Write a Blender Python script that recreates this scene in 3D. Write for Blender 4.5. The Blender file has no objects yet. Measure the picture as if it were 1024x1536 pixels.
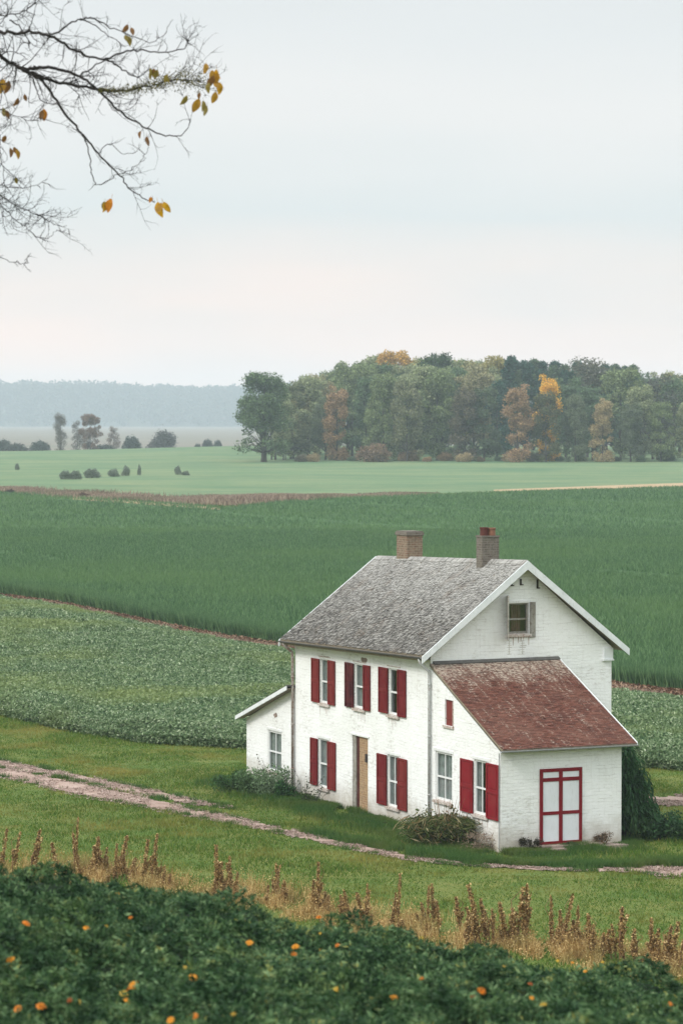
import bpy, math, random
import numpy as np
from mathutils import Vector, Matrix
from mathutils.geometry import tessellate_polygon
random.seed(7); RNG = np.random.default_rng(7)
SC = bpy.context.scene
COL = SC.collection
PI = math.pi
# ------------------------------------------------------------------ camera
FPX, CX, CY = 4550.0, 512.0, 768.0
CAM = Vector((0, 0, 12.9)); PITCH = math.atan(148 / FPX)
FW = Vector((0, math.cos(PITCH), -math.sin(PITCH))); UP = Vector((0, math.sin(PITCH), math.cos(PITCH)))
def ray(px, py):
    d = FW + Vector((1, 0, 0)) * ((px - CX) / FPX) + UP * ((CY - py) / FPX)
    return d / d.y
def at_depth(px, py, D): return CAM + ray(px, py) * D
cd = bpy.data.cameras.new('camera'); cam = bpy.data.objects.new('camera', cd); COL.objects.link(cam)
cam.location = CAM; cam.rotation_euler = (PI / 2 - PITCH, 0, 0)
cd.sensor_fit = 'VERTICAL'; cd.sensor_height = 36; cd.lens = FPX / 1536 * 36
cd.clip_end = 9000; cd.clip_start = 0.5
cd.dof.use_dof = True; cd.dof.focus_distance = 92; cd.dof.aperture_fstop = 3.0
SC.camera = cam
# ------------------------------------------------------------------ terrain
def sst(x, a, b):
    t = np.clip((np.asarray(x, float) - a) / (b - a), 0, 1); return t * t * (3 - 2 * t)
def gz(x, y):
    x = np.asarray(x, float); y = np.asarray(y, float)
    near = np.interp(y, [-40, 0, 12, 23, 34], [11.6, 11.2, 9.9, 7.65, 7.65])
    near = near - 0.180 * np.clip(x + 3.6, -8, 14) * sst(y, 22, 33) - 0.10 * sst(y, 24, 33)
    t = np.clip((y - 33) / 33, 0, 1)
    hill = near * (1 - t) ** 1.7
    far = np.interp(y, [150, 300, 450, 700, 800, 900, 960, 1500, 2600, 4500, 5450], [0, .5, 1.3, 2.6, 2.9, 1.2, -1.6, -2, -3, -7, -7])
    far = far + 1.5 * sst(y, 640, 800) * sst(x, -95, -15) * (1 - sst(y, 820, 960))
    und = 0.05 * np.sin(x * .7 + y * .13) * np.sin(y * .31 + 1) + 0.03 * np.sin(x * 1.9 + 2) * np.sin(y * .9)
    und = und * sst(y, 64, 70) * (1 - sst(y, 112, 120))
    # keep the ground by the house level
    hx = np.abs(x - 2) ; hm = sst(hx, 6, 9)
    und = und * np.where((y > 84) & (y < 112), hm, 1)
    return hill + far + und
def g(x, y): return float(gz(x, y))
def ground(px, py, zo=0.0):
    d = ray(px, py); lo, hi = 40.0, 5300.0
    t = lo; step = 1.0
    while t < hi:
        p = CAM + d * t
        if p.z < g(p.x, p.y) + zo: break
        t *= 1.01
    a, b = t / 1.01, t
    for _ in range(30):
        m = (a + b) / 2; p = CAM + d * m
        if p.z < g(p.x, p.y) + zo: b = m
        else: a = m
    return CAM + d * b
def gxy(pts): return [(lambda p: (p.x, p.y))(ground(*q)) for q in pts]
# ------------------------------------------------------------------ scene helpers
def tag(o, label=None, cat=None, group=None, kind=None):
    if label: o['label'] = label
    if cat: o['category'] = cat
    if group: o['group'] = group
    if kind: o['kind'] = kind
    return o
def empty(name, loc=(0, 0, 0), rz=0):
    o = bpy.data.objects.new(name, None); o.location = loc; o.rotation_euler = (0, 0, rz)
    o.empty_display_size = .3; COL.objects.link(o); return o
def link(name, me, parent=None, loc=None, rz=0):
    o = bpy.data.objects.new(name, me); COL.objects.link(o)
    if parent: o.parent = parent
    if loc is not None: o.location = loc; o.rotation_euler = (0, 0, rz)
    return o
def np_mesh(name, V, F, mats, mi=None, smooth=False, uv=None):
    V = np.ascontiguousarray(V, dtype=np.float32); F = np.ascontiguousarray(F, dtype=np.int32)
    n, k = F.shape
    me = bpy.data.meshes.new(name)
    me.vertices.add(len(V)); me.vertices.foreach_set('co', V.ravel())
    me.loops.add(n * k); me.loops.foreach_set('vertex_index', F.ravel())
    me.polygons.add(n); me.polygons.foreach_set('loop_start', np.arange(0, n * k, k, dtype=np.int32))
    for m in (mats if isinstance(mats, (list, tuple)) else [mats]): me.materials.append(m)
    if mi is not None: me.polygons.foreach_set('material_index', np.ascontiguousarray(mi, dtype=np.int32))
    if smooth: me.polygons.foreach_set('use_smooth', np.ones(n, dtype=bool))
    me.update(calc_edges=True); return me
class MB:
    def __init__(s): s.v = []; s.f = []; s.m = []
    def poly(s, pts, m=0):
        b = len(s.v); s.v += [tuple(p) for p in pts]; s.f.append(tuple(range(b, b + len(pts)))); s.m.append(m)
    def hexa(s, p, m=0):     # p: 8 points, bottom four then top four
        b = len(s.v); s.v += [tuple(q) for q in p]
        for f in ((0, 3, 2, 1), (4, 5, 6, 7), (0, 1, 5, 4), (1, 2, 6, 5), (2, 3, 7, 6), (3, 0, 4, 7)):
            s.f.append(tuple(b + i for i in f)); s.m.append(m)
    def box(s, x0, x1, y0, y1, z0, z1, m=0):
        s.hexa([(x0, y0, z0), (x1, y0, z0), (x1, y1, z0), (x0, y1, z0), (x0, y0, z1), (x1, y0, z1), (x1, y1, z1), (x0, y1, z1)], m)
    def tube(s, pts, radii, n=6, m=0, cap=True):
        pts = [Vector(p) for p in pts]; rings = []
        if not hasattr(radii, '__len__'): radii = [radii] * len(pts)
        prev = None
        for i, p in enumerate(pts):
            d = (pts[min(i + 1, len(pts) - 1)] - pts[max(i - 1, 0)])
            d = d.normalized() if d.length > 1e-9 else Vector((0, 0, 1))
            if prev is None: a = d.orthogonal().normalized()
            else:
                a = prev - d * prev.dot(d); a = a.normalized() if a.length > 1e-6 else d.orthogonal().normalized()
            prev = a; b = d.cross(a); base = len(s.v)
            for k in range(n):
                t = 2 * PI * k / n; s.v.append(tuple(p + (a * math.cos(t) + b * math.sin(t)) * radii[i]))
            rings.append(base)
        for i in range(len(rings) - 1):
            for k in range(n):
                s.f.append((rings[i] + k, rings[i] + (k + 1) % n, rings[i + 1] + (k + 1) % n, rings[i + 1] + k)); s.m.append(m)
        if cap and n > 2:
            s.f.append(tuple(rings[0] + k for k in range(n))[::-1]); s.m.append(m)
            s.f.append(tuple(rings[-1] + k for k in range(n))); s.m.append(m)
    def mesh(s, name, mats, smooth=False):
        me = bpy.data.meshes.new(name); me.from_pydata(s.v, [], s.f)
        for m in (mats if isinstance(mats, (list, tuple)) else [mats]): me.materials.append(m)
        if len(me.polygons) == len(s.m): me.polygons.foreach_set('material_index', s.m)
        if smooth: me.polygons.foreach_set('use_smooth', [True] * len(me.polygons))
        me.update(); return me
    def build(s, name, mats, parent=None, smooth=False): return link(name, s.mesh(name, mats, smooth), parent)
# ------------------------------------------------------------------ materials
class NT:
    def __init__(s, name):
        s.mat = bpy.data.materials.new(name); s.mat.use_nodes = True; s.t = s.mat.node_tree; s.n = s.t.nodes
        s.n.clear(); s.out = s.n.new('ShaderNodeOutputMaterial'); s.b = s.n.new('ShaderNodeBsdfPrincipled')
        s.t.links.new(s.b.outputs[0], s.out.inputs[0])
    def node(s, typ, **kw):
        n = s.n.new(typ)
        for k, v in kw.items(): setattr(n, k, v)
        return n
    def put(s, sock, v):
        if isinstance(v, bpy.types.NodeSocket): s.t.links.new(v, sock)
        elif v is not None:
            if hasattr(sock.default_value, '__len__') and not hasattr(v, '__len__'): v = (v,) * len(sock.default_value)
            if hasattr(sock.default_value, '__len__') and len(sock.default_value) == 4 and len(v) == 3: v = (*v, 1)
            sock.default_value = v
    def coord(s, kind='Object'): return s.node('ShaderNodeTexCoord').outputs[kind]
    def mapping(s, vec, scale=(1, 1, 1), loc=(0, 0, 0), rot=(0, 0, 0)):
        m = s.node('ShaderNodeMapping'); s.put(m.inputs['Vector'], vec); m.inputs['Scale'].default_value = scale
        m.inputs['Location'].default_value = loc; m.inputs['Rotation'].default_value = rot; return m.outputs[0]
    def noise(s, vec, scale, detail=4, rough=.6, dist=0):
        n = s.node('ShaderNodeTexNoise'); s.put(n.inputs['Vector'], vec); n.inputs['Scale'].default_value = scale
        n.inputs['Detail'].default_value = detail; n.inputs['Roughness'].default_value = rough; n.inputs['Distortion'].default_value = dist
        return n.outputs['Fac']
    def ramp(s, fac, stops):
        r = s.node('ShaderNodeValToRGB'); s.put(r.inputs[0], fac); e = r.color_ramp.elements
        while len(e) < len(stops): e.new(.5)
        for i, (p, c) in enumerate(stops):
            e[i].position = p; e[i].color = (*c, 1) if hasattr(c, '__len__') else (c, c, c, 1)
        return r.outputs[0]
    def rng(s, v, a, b, c=0, d=1):
        m = s.node('ShaderNodeMapRange'); s.put(m.inputs[0], v)
        for i, q in enumerate((a, b, c, d)): m.inputs[i + 1].default_value = q
        return m.outputs[0]
    def mix(s, f, a, b, mode='MIX'):
        m = s.node('ShaderNodeMix', data_type='RGBA', blend_type=mode); s.put(m.inputs[0], f); s.put(m.inputs[6], a); s.put(m.inputs[7], b)
        return m.outputs[2]
    def math(s, op, a, b=None):
        m = s.node('ShaderNodeMath', operation=op); s.put(m.inputs[0], a)
        if b is not None: s.put(m.inputs[1], b)
        return m.outputs[0]
    def sep(s, v): return (lambda n: (s.put(n.inputs[0], v), n.outputs)[1])(s.node('ShaderNodeSeparateXYZ'))
    def comb(s, x, y, z):
        n = s.node('ShaderNodeCombineXYZ'); s.put(n.inputs[0], x); s.put(n.inputs[1], y); s.put(n.inputs[2], z); return n.outputs[0]
    def bump(s, h, strength=.5, dist=.02):
        b = s.node('ShaderNodeBump'); s.put(b.inputs['Height'], h); b.inputs['Strength'].default_value = strength
        b.inputs['Distance'].default_value = dist; s.t.links.new(b.outputs[0], s.b.inputs['Normal'])
    def fin(s, col, rough=.8, spec=.3):
        s.put(s.b.inputs['Base Color'], col); s.put(s.b.inputs['Roughness'], rough); s.put(s.b.inputs['Specular IOR Level'], spec); return s.mat
    def island(s): return s.node('ShaderNodeNewGeometry').outputs['Random Per Island']
    def objcol(s): return s.node('ShaderNodeObjectInfo').outputs['Color']
    def thin(s, col, f=.35):     # leaves let some light through
        tr = s.node('ShaderNodeBsdfTranslucent'); s.put(tr.inputs[0], col)
        mx = s.node('ShaderNodeMixShader'); mx.inputs[0].default_value = f
        s.t.links.new(s.b.outputs[0], mx.inputs[1]); s.t.links.new(tr.outputs[0], mx.inputs[2]); s.t.links.new(mx.outputs[0], s.out.inputs[0])

def m_whitewall(name, base=(.865, .87, .872)):
    m = NT(name); o = m.coord(); q = m.sep(o)
    wob = m.math('MULTIPLY', m.noise(o, 1.1, 4), .14)
    uv = m.comb(m.math('ADD', q[0], q[1]), m.math('ADD', q[2], wob), 0)
    br = m.node('ShaderNodeTexBrick'); m.put(br.inputs['Vector'], uv); br.inputs['Scale'].default_value = 1
    br.inputs['Brick Width'].default_value = .34; br.inputs['Row Height'].default_value = .10; br.inputs['Mortar Size'].default_value = .006
    br.inputs['Mortar Smooth'].default_value = .4
    mort = br.outputs['Fac']
    st = m.noise(m.mapping(uv, (1.1, 5, 1)), 1.1, 5, .65)
    lines = m.math('MULTIPLY', mort, m.rng(st, .48, .62))
    scr = m.noise(m.mapping(uv, (1.6, 13, 1)), 1.5, 7, .75)
    scr = m.rng(scr, .60, .68)
    col = m.mix(m.rng(m.noise(o, .55, 5), .35, .7, 0, .65), base, (.76, .77, .74))
    col = m.mix(m.math('MULTIPLY', lines, .6), col, (.33, .31, .28))
    col = m.mix(m.math('MULTIPLY', scr, .6), col, (.42, .39, .35))
    peel = m.rng(m.noise(o, 3.2, 10, .75), .635, .67)
    col = m.mix(m.math('MULTIPLY', peel, .6), col, (.40, .33, .27))
    rain = m.rng(m.noise(m.mapping(uv, (7, .55, 1)), 1.3, 6, .7), .53, .72)
    col = m.mix(m.math('MULTIPLY', rain, .20), col, (.47, .44, .38))
    blot = m.math('MULTIPLY', m.rng(m.noise(o, .8, 3), .50, .62), m.rng(m.noise(m.mapping(uv, (2.2, 6, 1)), 2.0, 8, .78), .50, .60))
    col = m.mix(m.math('MULTIPLY', blot, .55), col, (.40, .37, .33))
    # splashed earth and algae along the foot of the wall
    h = m.math('ADD', q[2], m.math('MULTIPLY', m.noise(o, 2.2, 6, .7), -1.15))
    dirt = m.rng(h, -.45, .42, 1, 0)
    col = m.mix(m.math('MULTIPLY', dirt, .8), col, (.38, .33, .26))
    m.bump(m.math('ADD', m.math('MULTIPLY', mort, -.6), m.math('ADD', m.math('MULTIPLY', m.noise(uv, 6, 6, .65), 1.6), m.math('MULTIPLY', peel, -.4))), .5, .03)
    return m.fin(col, .75, .25)
def m_slate():
    m = NT('roof_slate'); o = m.coord(); q = m.sep(o)
    c = m.ramp(m.island(), [(0, (.038, .034, .030)), (.3, (.082, .075, .066)), (.7, (.135, .125, .112)), (1, (.24, .23, .21))])
    n = m.noise(o, 1.0, 5, .65); run = m.noise(m.mapping(o, (1.6, 11, 1.6)), 1.5, 6, .72); n2 = m.noise(o, 13, 5, .7)
    up = m.rng(m.math('ADD', q[2], m.math('MULTIPLY', n, 2.4)), 6.6, 9.3, 0, .16)
    pale = m.rng(m.math('ADD', m.math('ADD', m.math('MULTIPLY', run, .6), m.math('MULTIPLY', n2, .4)), up), .525, .70, 0, .85)
    c = m.mix(pale, c, m.mix(n2, (.28, .27, .25), (.50, .49, .465)))
    rust = m.math('MULTIPLY', m.rng(m.noise(o, 1.3, 4), .54, .68), m.rng(n2, .45, .6))
    c = m.mix(m.math('MULTIPLY', rust, .6), c, (.17, .115, .075))
    c = m.mix(m.math('MULTIPLY', m.rng(m.noise(m.mapping(o, (2, 8, 2)), 2.3, 5, .7), .52, .68), .75), c, (.045, .04, .038))
    m.bump(n2, .7, .02); return m.fin(c, .85, .25)
def m_redtile():
    m = NT('annex_tile'); o = m.coord(); q = m.sep(o); r = m.island()
    c = m.ramp(r, [(0, (.070, .028, .021)), (.5, (.100, .038, .027)), (1, (.135, .054, .038))])
    n = m.noise(o, .9, 4); c = m.mix(m.rng(n, .42, .72, 0, .6), c, (.15, .075, .055))
    st = m.noise(m.mapping(o, (5.5, 1.1, 1)), 1.2, 7, .72)        # streaks running down the slope
    fine = m.noise(m.mapping(o, (7, 16, 16)), 1.4, 4, .75)
    up = m.rng(m.math('ADD', q[2], m.math('MULTIPLY', n, .9)), 4.85, 5.65, 0, .15)
    lic = m.math('MULTIPLY', m.rng(m.math('ADD', st, up), .525, .61), m.rng(m.math('ADD', fine, m.math('MULTIPLY', up, .5)), .53, .58))
    top = m.math('MULTIPLY', m.rng(up, .05, .16), m.rng(fine, .36, .56))
    c = m.mix(m.math('MULTIPLY', top, .75), c, m.mix(fine, (.17, .14, .11), (.36, .32, .27)))
    c = m.mix(m.math('MULTIPLY', lic, .65), c, (.50, .43, .35))
    m.bump(fine, .5, .01); return m.fin(c, .85, .12)
def m_paint(name, c1, c2, peel=(.5, .42, .36), pa=.62, dirt=(.3, .27, .24), rough=.6):
    m = NT(name); o = m.coord()
    n = m.noise(o, 3.0, 5, .6); c = m.mix(m.rng(n, .35, .65), c1, c2)
    p = m.rng(m.noise(o, 14, 8, .7), pa, pa + .05); c = m.mix(m.math('MULTIPLY', p, .8), c, peel)
    c = m.mix(m.rng(m.noise(m.mapping(o, (6, 6, 1)), 2.5, 6, .7), .55, .8, 0, .5), c, dirt)
    m.bump(m.noise(o, 25, 4), .3, .005); return m.fin(c, rough, .2)
def m_shutter():
    m = NT('shutter_red'); o = m.coord(); oc = m.objcol()
    n = m.noise(o, 2.2, 5, .6)
    c = m.mix(m.rng(n, .40, .68, 0, .45), oc, (.20, .035, .03)); 
    p = m.rng(m.noise(o, 13, 8, .72), .66, .70); c = m.mix(m.math('MULTIPLY', p, .7), c, (.40, .22, .19))
    c = m.mix(m.rng(m.noise(m.mapping(o, (9, 9, 1)), 2, 5), .52, .75, 0, .5), c, (.06, .015, .015))
    m.bump(m.noise(o, 20, 4), .3, .005); return m.fin(c, .6, .15)
def m_glass():
    m = NT('window_glass'); g_ = m.node('ShaderNodeBsdfGlossy'); g_.inputs['Roughness'].default_value = .05; g_.inputs[0].default_value = (.9, .93, .95, 1)
    t = m.node('ShaderNodeBsdfTransparent'); t.inputs[0].default_value = (.62, .66, .66, 1)
    mx = m.node('ShaderNodeMixShader'); mx.inputs[0].default_value = .11; m.t.links.new(t.outputs[0], mx.inputs[1])
    m.t.links.new(g_.outputs[0], mx.inputs[2]); m.t.links.new(mx.outputs[0], m.out.inputs[0]); m.n.remove(m.b); return m.mat
def m_flat(name, c, rough=.8, var=.25, sc=8):
    m = NT(name); o = m.coord(); n = m.noise(o, sc, 6, .65)
    c2 = tuple(x * (1 - var) for x in c); c3 = tuple(min(1, x * (1 + var)) for x in c)
    m.bump(n, .4, .01); return m.fin(m.mix(m.rng(n, .3, .7), c2, c3), rough)
def m_leaf(name, stops, patch=None, psc=.2, th=.3, rough=.7, spec=.12, world=False):
    """colour per leaf, plus broad patches where the plants themselves have another colour"""
    m = NT(name); o = m.coord(); c = m.ramp(m.island(), stops)
    if patch:
        k = m.rng(m.noise(o, psc, 4, .6), patch[1], patch[2], 0, patch[3]); c = m.mix(k, c, patch[0])
    m.fin(c, rough, spec); m.thin(c, th); return m.mat
def m_objleaf(name, th=.25):
    m = NT(name); o = m.coord(); oc = m.objcol(); r = m.island()
    c = m.mix(1.0, oc, m.ramp(r, [(0, .5), (.5, 1.0), (1, 1.6)]), 'MULTIPLY')
    k = m.rng(m.noise(o, .22, 3, .6), .5, .64, 0, .55)
    al = m.node('ShaderNodeObjectInfo').outputs['Random']
    alt = m.mix(al, (.21, .15, .06), (.07, .12, .055))
    c = m.mix(m.math('MULTIPLY', k, .7), c, alt); m.fin(c, .75, .15); m.thin(c, th); return m.mat
def m_ground(name, cols, sc=(.05, 1.2, 9), bump=.5, bd=.05, stretch=(1, 1, 1), rot=0):
    m = NT(name); o = m.mapping(m.coord(), stretch, rot=(0, 0, rot))
    a = m.noise(o, sc[0], 4, .6); b = m.noise(o, sc[1], 5, .65); c_ = m.noise(o, sc[2], 6, .7)
    c = m.mix(m.rng(a, .38, .62), cols[0], cols[1]); c = m.mix(m.rng(b, .42, .66, 0, .8), c, cols[2]); c = m.mix(m.rng(c_, .45, .7, 0, .7), c, cols[3])
    m.bump(m.math('ADD', b, c_), bump, bd); return m.fin(c, .9, .15)

def m_bed(name, stops, patch, psc, th, rough, spec):
    m = NT(name); o = m.coord(); k = m.math('ADD', m.math('MULTIPLY', m.island(), .36), m.math('MULTIPLY', m.rng(m.noise(o, 3.8, 4, .6), .36, .66), .72))
    c = m.ramp(k, stops); q = m.rng(m.noise(o, psc, 3, .6), patch[1], patch[2], 0, patch[3]); c = m.mix(m.math('MULTIPLY', q, m.rng(k, .35, .8)), c, patch[0])
    m.fin(c, rough, spec); m.thin(c, th); return m.mat
M = {}
M['wall'] = m_whitewall('white_painted_brick')
M['slate'] = m_slate(); M['tile'] = m_redtile(); M['glass'] = m_glass(); M['shutter'] = m_shutter()
M['trim'] = m_paint('white_trim', (.76, .77, .77), (.68, .69, .68), peel=(.42, .38, .33), pa=.64)
M['barge'] = m_paint('bargeboard', (.74, .76, .77), (.62, .65, .66), peel=(.36, .33, .3), pa=.63)
M['greywood'] = m_paint('weathered_wood', (.33, .32, .29), (.22, .20, .17), peel=(.14, .11, .09), pa=.55)
M['soffit'] = m_flat('soffit', (.24, .20, .145))
M['gutter'] = m_flat('gutter_metal', (.30, .31, .31), .55)
M['gutterd'] = m_flat('eaves_gutter', (.09, .085, .08), .6)
M['pipe'] = m_paint('downpipe', (.52, .54, .54), (.36, .36, .35), peel=(.22, .15, .11), pa=.57)
M['pipeb'] = m_paint('rusty_downpipe', (.42, .39, .37), (.27, .22, .19), peel=(.17, .09, .06), pa=.52)
M['sill'] = m_paint('sill_stone', (.60, .57, .54), (.45, .38, .33), peel=(.22, .10, .07), pa=.52)
M['redpaint'] = m_paint('door_red', (.20, .005, .013), (.15, .005, .011), peel=(.24, .03, .03), pa=.68, dirt=(.14, .01, .015), rough=.45)
M['doorpanel'] = m_paint('door_panel', (.70, .72, .75), (.66, .68, .70), peel=(.55, .55, .54), pa=.72)
M['darkred'] = m_paint('door_post', (.085, .016, .014), (.05, .012, .01), peel=(.2, .1, .08), pa=.66)
M['curtain'] = m_flat('curtain', (.50, .52, .51), .9, .3, 5)
M['curtain2'] = m_flat('faded_curtain', (.24, .10, .09), .9, .4, 5)
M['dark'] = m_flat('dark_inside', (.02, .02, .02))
def m_brick(name, c1, c2, mort, sc=1, scatter=True):
    m = NT(name); o = m.coord(); q = m.sep(o); uv = m.comb(m.math('ADD', q[0], q[1]), q[2], 0)
    b = m.node('ShaderNodeTexBrick'); m.put(b.inputs['Vector'], uv); m.put(b.inputs['Color1'], c1); m.put(b.inputs['Color2'], c2); m.put(b.inputs['Mortar'], mort)
    b.inputs['Scale'].default_value = sc; b.inputs['Brick Width'].default_value = .22; b.inputs['Row Height'].default_value = .075; b.inputs['Mortar Size'].default_value = .012
    n = m.noise(o, 5, 7, .7); c = m.mix(m.rng(n, .40, .66, 0, .9), b.outputs['Color'], mort)
    c = m.mix(m.rng(m.noise(o, 14, 5), .52, .68, 0, .6), c, (.07, .065, .055))
    m.bump(m.math('ADD', m.math('MULTIPLY', b.outputs['Fac'], -1), n), .7, .015); return m.fin(c, .9)
M['chim_a'] = m_brick('chimney_tan', (.21, .115, .08), (.15, .10, .07), (.27, .215, .155))
M['chim_b'] = m_brick('chimney_grey', (.10, .08, .065), (.14, .115, .095), (.19, .17, .145))
M['oldbrick'] = m_brick('door_brick', (.34, .20, .105), (.26, .15, .08), (.40, .28, .17))
M['pot_a'] = m_flat('pot_dark_red', (.085, .026, .02)); M['pot_b'] = m_flat('pot_orange', (.21, .095, .06))
M['wornpaint'] = m_flat('worn_paint', (.52, .50, .46), .9, .3, 14)
M['stain'] = m_flat('rust_stain', (.42, .33, .28), .9, .35, 12)
M['iron'] = m_flat('iron', (.035, .025, .022))
M['stone'] = m_flat('old_stone', (.27, .21, .18), .9, .4, 4)
M['bark'] = m_flat('bark', (.055, .045, .038), .9, .5, 12)
M['twig'] = m_flat('twig_bark', (.028, .023, .021), .85, .5, 3)
M['ftrunk'] = m_flat('forest_bark', (.06, .052, .045), .9, .4, 2)
M['gleaf'] = m_objleaf('tree_foliage')
M['grassg'] = m_ground('lawn_soil', [(.070, .125, .022), (.10, .135, .028), (.17, .165, .045), (.05, .09, .018)], (.09, .5, 7), .8, .05)
M['grass'] = m_leaf('lawn_blades', [(0, (.042, .098, .014)), (.45, (.083, .155, .022)), (.8, (.135, .200, .036)), (1, (.25, .24, .07))], ((.28, .23, .06), .50, .68, .8), .28, .35)
M['deepgrass'] = m_leaf('tall_grass', [(0, (.028, .08, .018)), (.6, (.055, .13, .028)), (1, (.12, .19, .055))], ((.13, .16, .04), .45, .65, .6), .5, .3)
M['gravel'] = m_ground('track_gravel', [(.33, .235, .20), (.41, .305, .265), (.24, .16, .125), (.15, .105, .07)], (.3, 2.2, 16), .6, .02)
M['soil'] = m_ground('bare_soil', [(.17, .085, .06), (.24, .125, .088), (.34, .24, .16), (.07, .038, .026)], (.15, .6, 3), .9, .1)
M['strawsoil'] = m_ground('pale_soil', [(.38, .27, .16), (.42, .31, .2), (.3, .22, .12), (.24, .18, .1)], (.2, 1, 5), .5, .05)
M['cropA0'] = m_ground('crop_floor', [(.035, .085, .030), (.04, .095, .034), (.055, .12, .04), (.015, .04, .015)], (.1, 1.5, 7), .8, .1)  # darkened green puts the shade between stems into floor and canopy skin
M['cropA'] = m_leaf('crop_leaves', [(0, (.050, .098, .042)), (.45, (.125, .195, .088)), (.8, (.22, .30, .155)), (1, (.42, .48, .32))], ((.24, .29, .09), .48, .66, .6), .07, .3, .6, .15)
M['cropB0'] = m_ground('wheat_floor', [(.045, .10, .034), (.055, .12, .038), (.07, .14, .045), (.026, .06, .022)], (.03, .35, 3), .8, .15, (1, 3.2, 1), .25)
M['cropB'] = m_leaf('wheat_blades', [(0, (.040, .094, .040)), (.5, (.084, .164, .070)), (1, (.155, .255, .112))], ((.125, .215, .075), .45, .64, .5), .03, .3, .7, .12)
M['fieldC'] = m_ground('far_field', [(.070, .140, .070), (.12, .185, .090), (.20, .22, .11), (.055, .115, .058)], (.012, .05, .6), .4, .1, (1, 2.6, 1), .12)
M['valley'] = m_ground('valley_fields', [(.16, .125, .10), (.12, .12, .085), (.22, .19, .15), (.09, .095, .065)], (.004, .012, .1), .2, .1, (1, 4, 1))
M['terrain'] = M['grassg']
M['bed'] = m_bed('bed_leaves', [(0, (.008, .026, .010)), (.35, (.022, .060, .022)), (.62, (.055, .115, .042)), (.86, (.17, .26, .12)), (1, (.24, .24, .06))], ((.11, .17, .035), .50, .70, .6), 1.3, .3, .6, .15)  # pale and near-black stops put highlights and gap shade into leaf colour
M['beddark'] = m_flat('bed_gap_shade', (.016, .036, .014), .95, .4, 4)  # dark green skin under the leaves, shade of the gaps painted in
M['dry'] = m_leaf('dry_grass_blades', [(0, (.20, .11, .035)), (.5, (.45, .29, .11)), (1, (.72, .55, .27))], ((.12, .16, .05), .5, .7, .6), .5, .3)
M['seed'] = m_leaf('dock_seed', [(0, (.085, .042, .017)), (.35, (.22, .122, .045)), (.7, (.46, .30, .12)), (1, (.68, .52, .27))], None, 1, .2)
M['stem'] = m_flat('dry_stem', (.17, .095, .045), .8, .3, 20)
M['brush'] = m_leaf('brown_brush', [(0, (.15, .10, .075)), (.5, (.28, .205, .155)), (1, (.42, .34, .25))], ((.09, .12, .05), .5, .7, .7), .05, .3)
M['leafy'] = m_objleaf('shrub_leaves', .3)
# petal / leaf materials tinted by the object's colour
def m_tint(name, th=.3, rough=.5):
    m = NT(name); c = m.mix(1.0, m.objcol(), m.ramp(m.noise(m.coord(), 9, 4), [(.3, .6), (.7, 1.35)]), 'MULTIPLY'); m.fin(c, rough, .3); m.thin(c, th); return m.mat
M['petal'] = m_tint('petal'); M['autumn'] = m_tint('autumn_leaf', .4)
# ------------------------------------------------------------------ leaf scatter
def rand_dirs(n, up=0.0):
    d = RNG.normal(size=(n, 3)); d[:, 2] += up; return d / np.linalg.norm(d, axis=1)[:, None]
def leaves(P, L, W, up=0.3, ldir=None, droop=0.0):
    """P (n,3) centres, L, W arrays: a folded-less diamond leaf per point; returns V,F"""
    n = len(P); nrm = rand_dirs(n, up); a = rand_dirs(n) if ldir is None else ldir
    a = a - nrm * np.sum(a * nrm, axis=1)[:, None]; a /= (np.linalg.norm(a, axis=1)[:, None] + 1e-9)
    b = np.cross(nrm, a); L = np.broadcast_to(L, n)[:, None] * .5; W = np.broadcast_to(W, n)[:, None] * .5
    V = np.stack([P - a * L, P + b * W - a * L * .1, P + a * L, P - b * W - a * L * .1], axis=1)
    return V.reshape(-1, 3), np.arange(4 * n).reshape(n, 4)
def blades(P, H, W, lean=.35, bend=None):
    """triangles standing on P"""
    n = len(P); H = np.broadcast_to(H, n); W = np.broadcast_to(W, n); t = RNG.uniform(0, 2 * PI, n)
    s = np.stack([np.cos(t), np.sin(t), np.zeros(n)], 1) * (W * .5)[:, None]
    l = RNG.normal(size=(n, 2)) * lean * H[:, None]
    top = P + np.stack([l[:, 0], l[:, 1], H], 1)
    return np.stack([P - s, P + s, top], 1).reshape(-1, 3), np.arange(3 * n).reshape(n, 3)
def cat_vf(parts):
    V = []; F = []; b = 0
    for v, f in parts: V.append(v); F.append(f + b); b += len(v)
    return np.concatenate(V), np.concatenate(F)
def in_poly(X, Y, poly):
    ins = np.zeros(len(X), bool); n = len(poly)
    for i in range(n):
        x1, y1 = poly[i]; x2, y2 = poly[(i + 1) % n]
        c = ((y1 > Y) != (y2 > Y)); xi = (x2 - x1) * (Y - y1) / ((y2 - y1) if y2 != y1 else 1e-9) + x1
        ins ^= c & (X < xi)
    return ins
def vnoise(X, Y, sc, seed=0):
    """smooth value noise"""
    r = np.random.default_rng(seed).random((64, 64)); x = X / sc; y = Y / sc
    xi = np.floor(x).astype(int); yi = np.floor(y).astype(int); fx = x - xi; fy = y - yi
    fx = fx * fx * (3 - 2 * fx); fy = fy * fy * (3 - 2 * fy)
    q = lambda i, j: r[i % 64, j % 64]
    return (q(xi, yi) * (1 - fx) + q(xi + 1, yi) * fx) * (1 - fy) + (q(xi, yi + 1) * (1 - fx) + q(xi + 1, yi + 1) * fx) * fy
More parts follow.
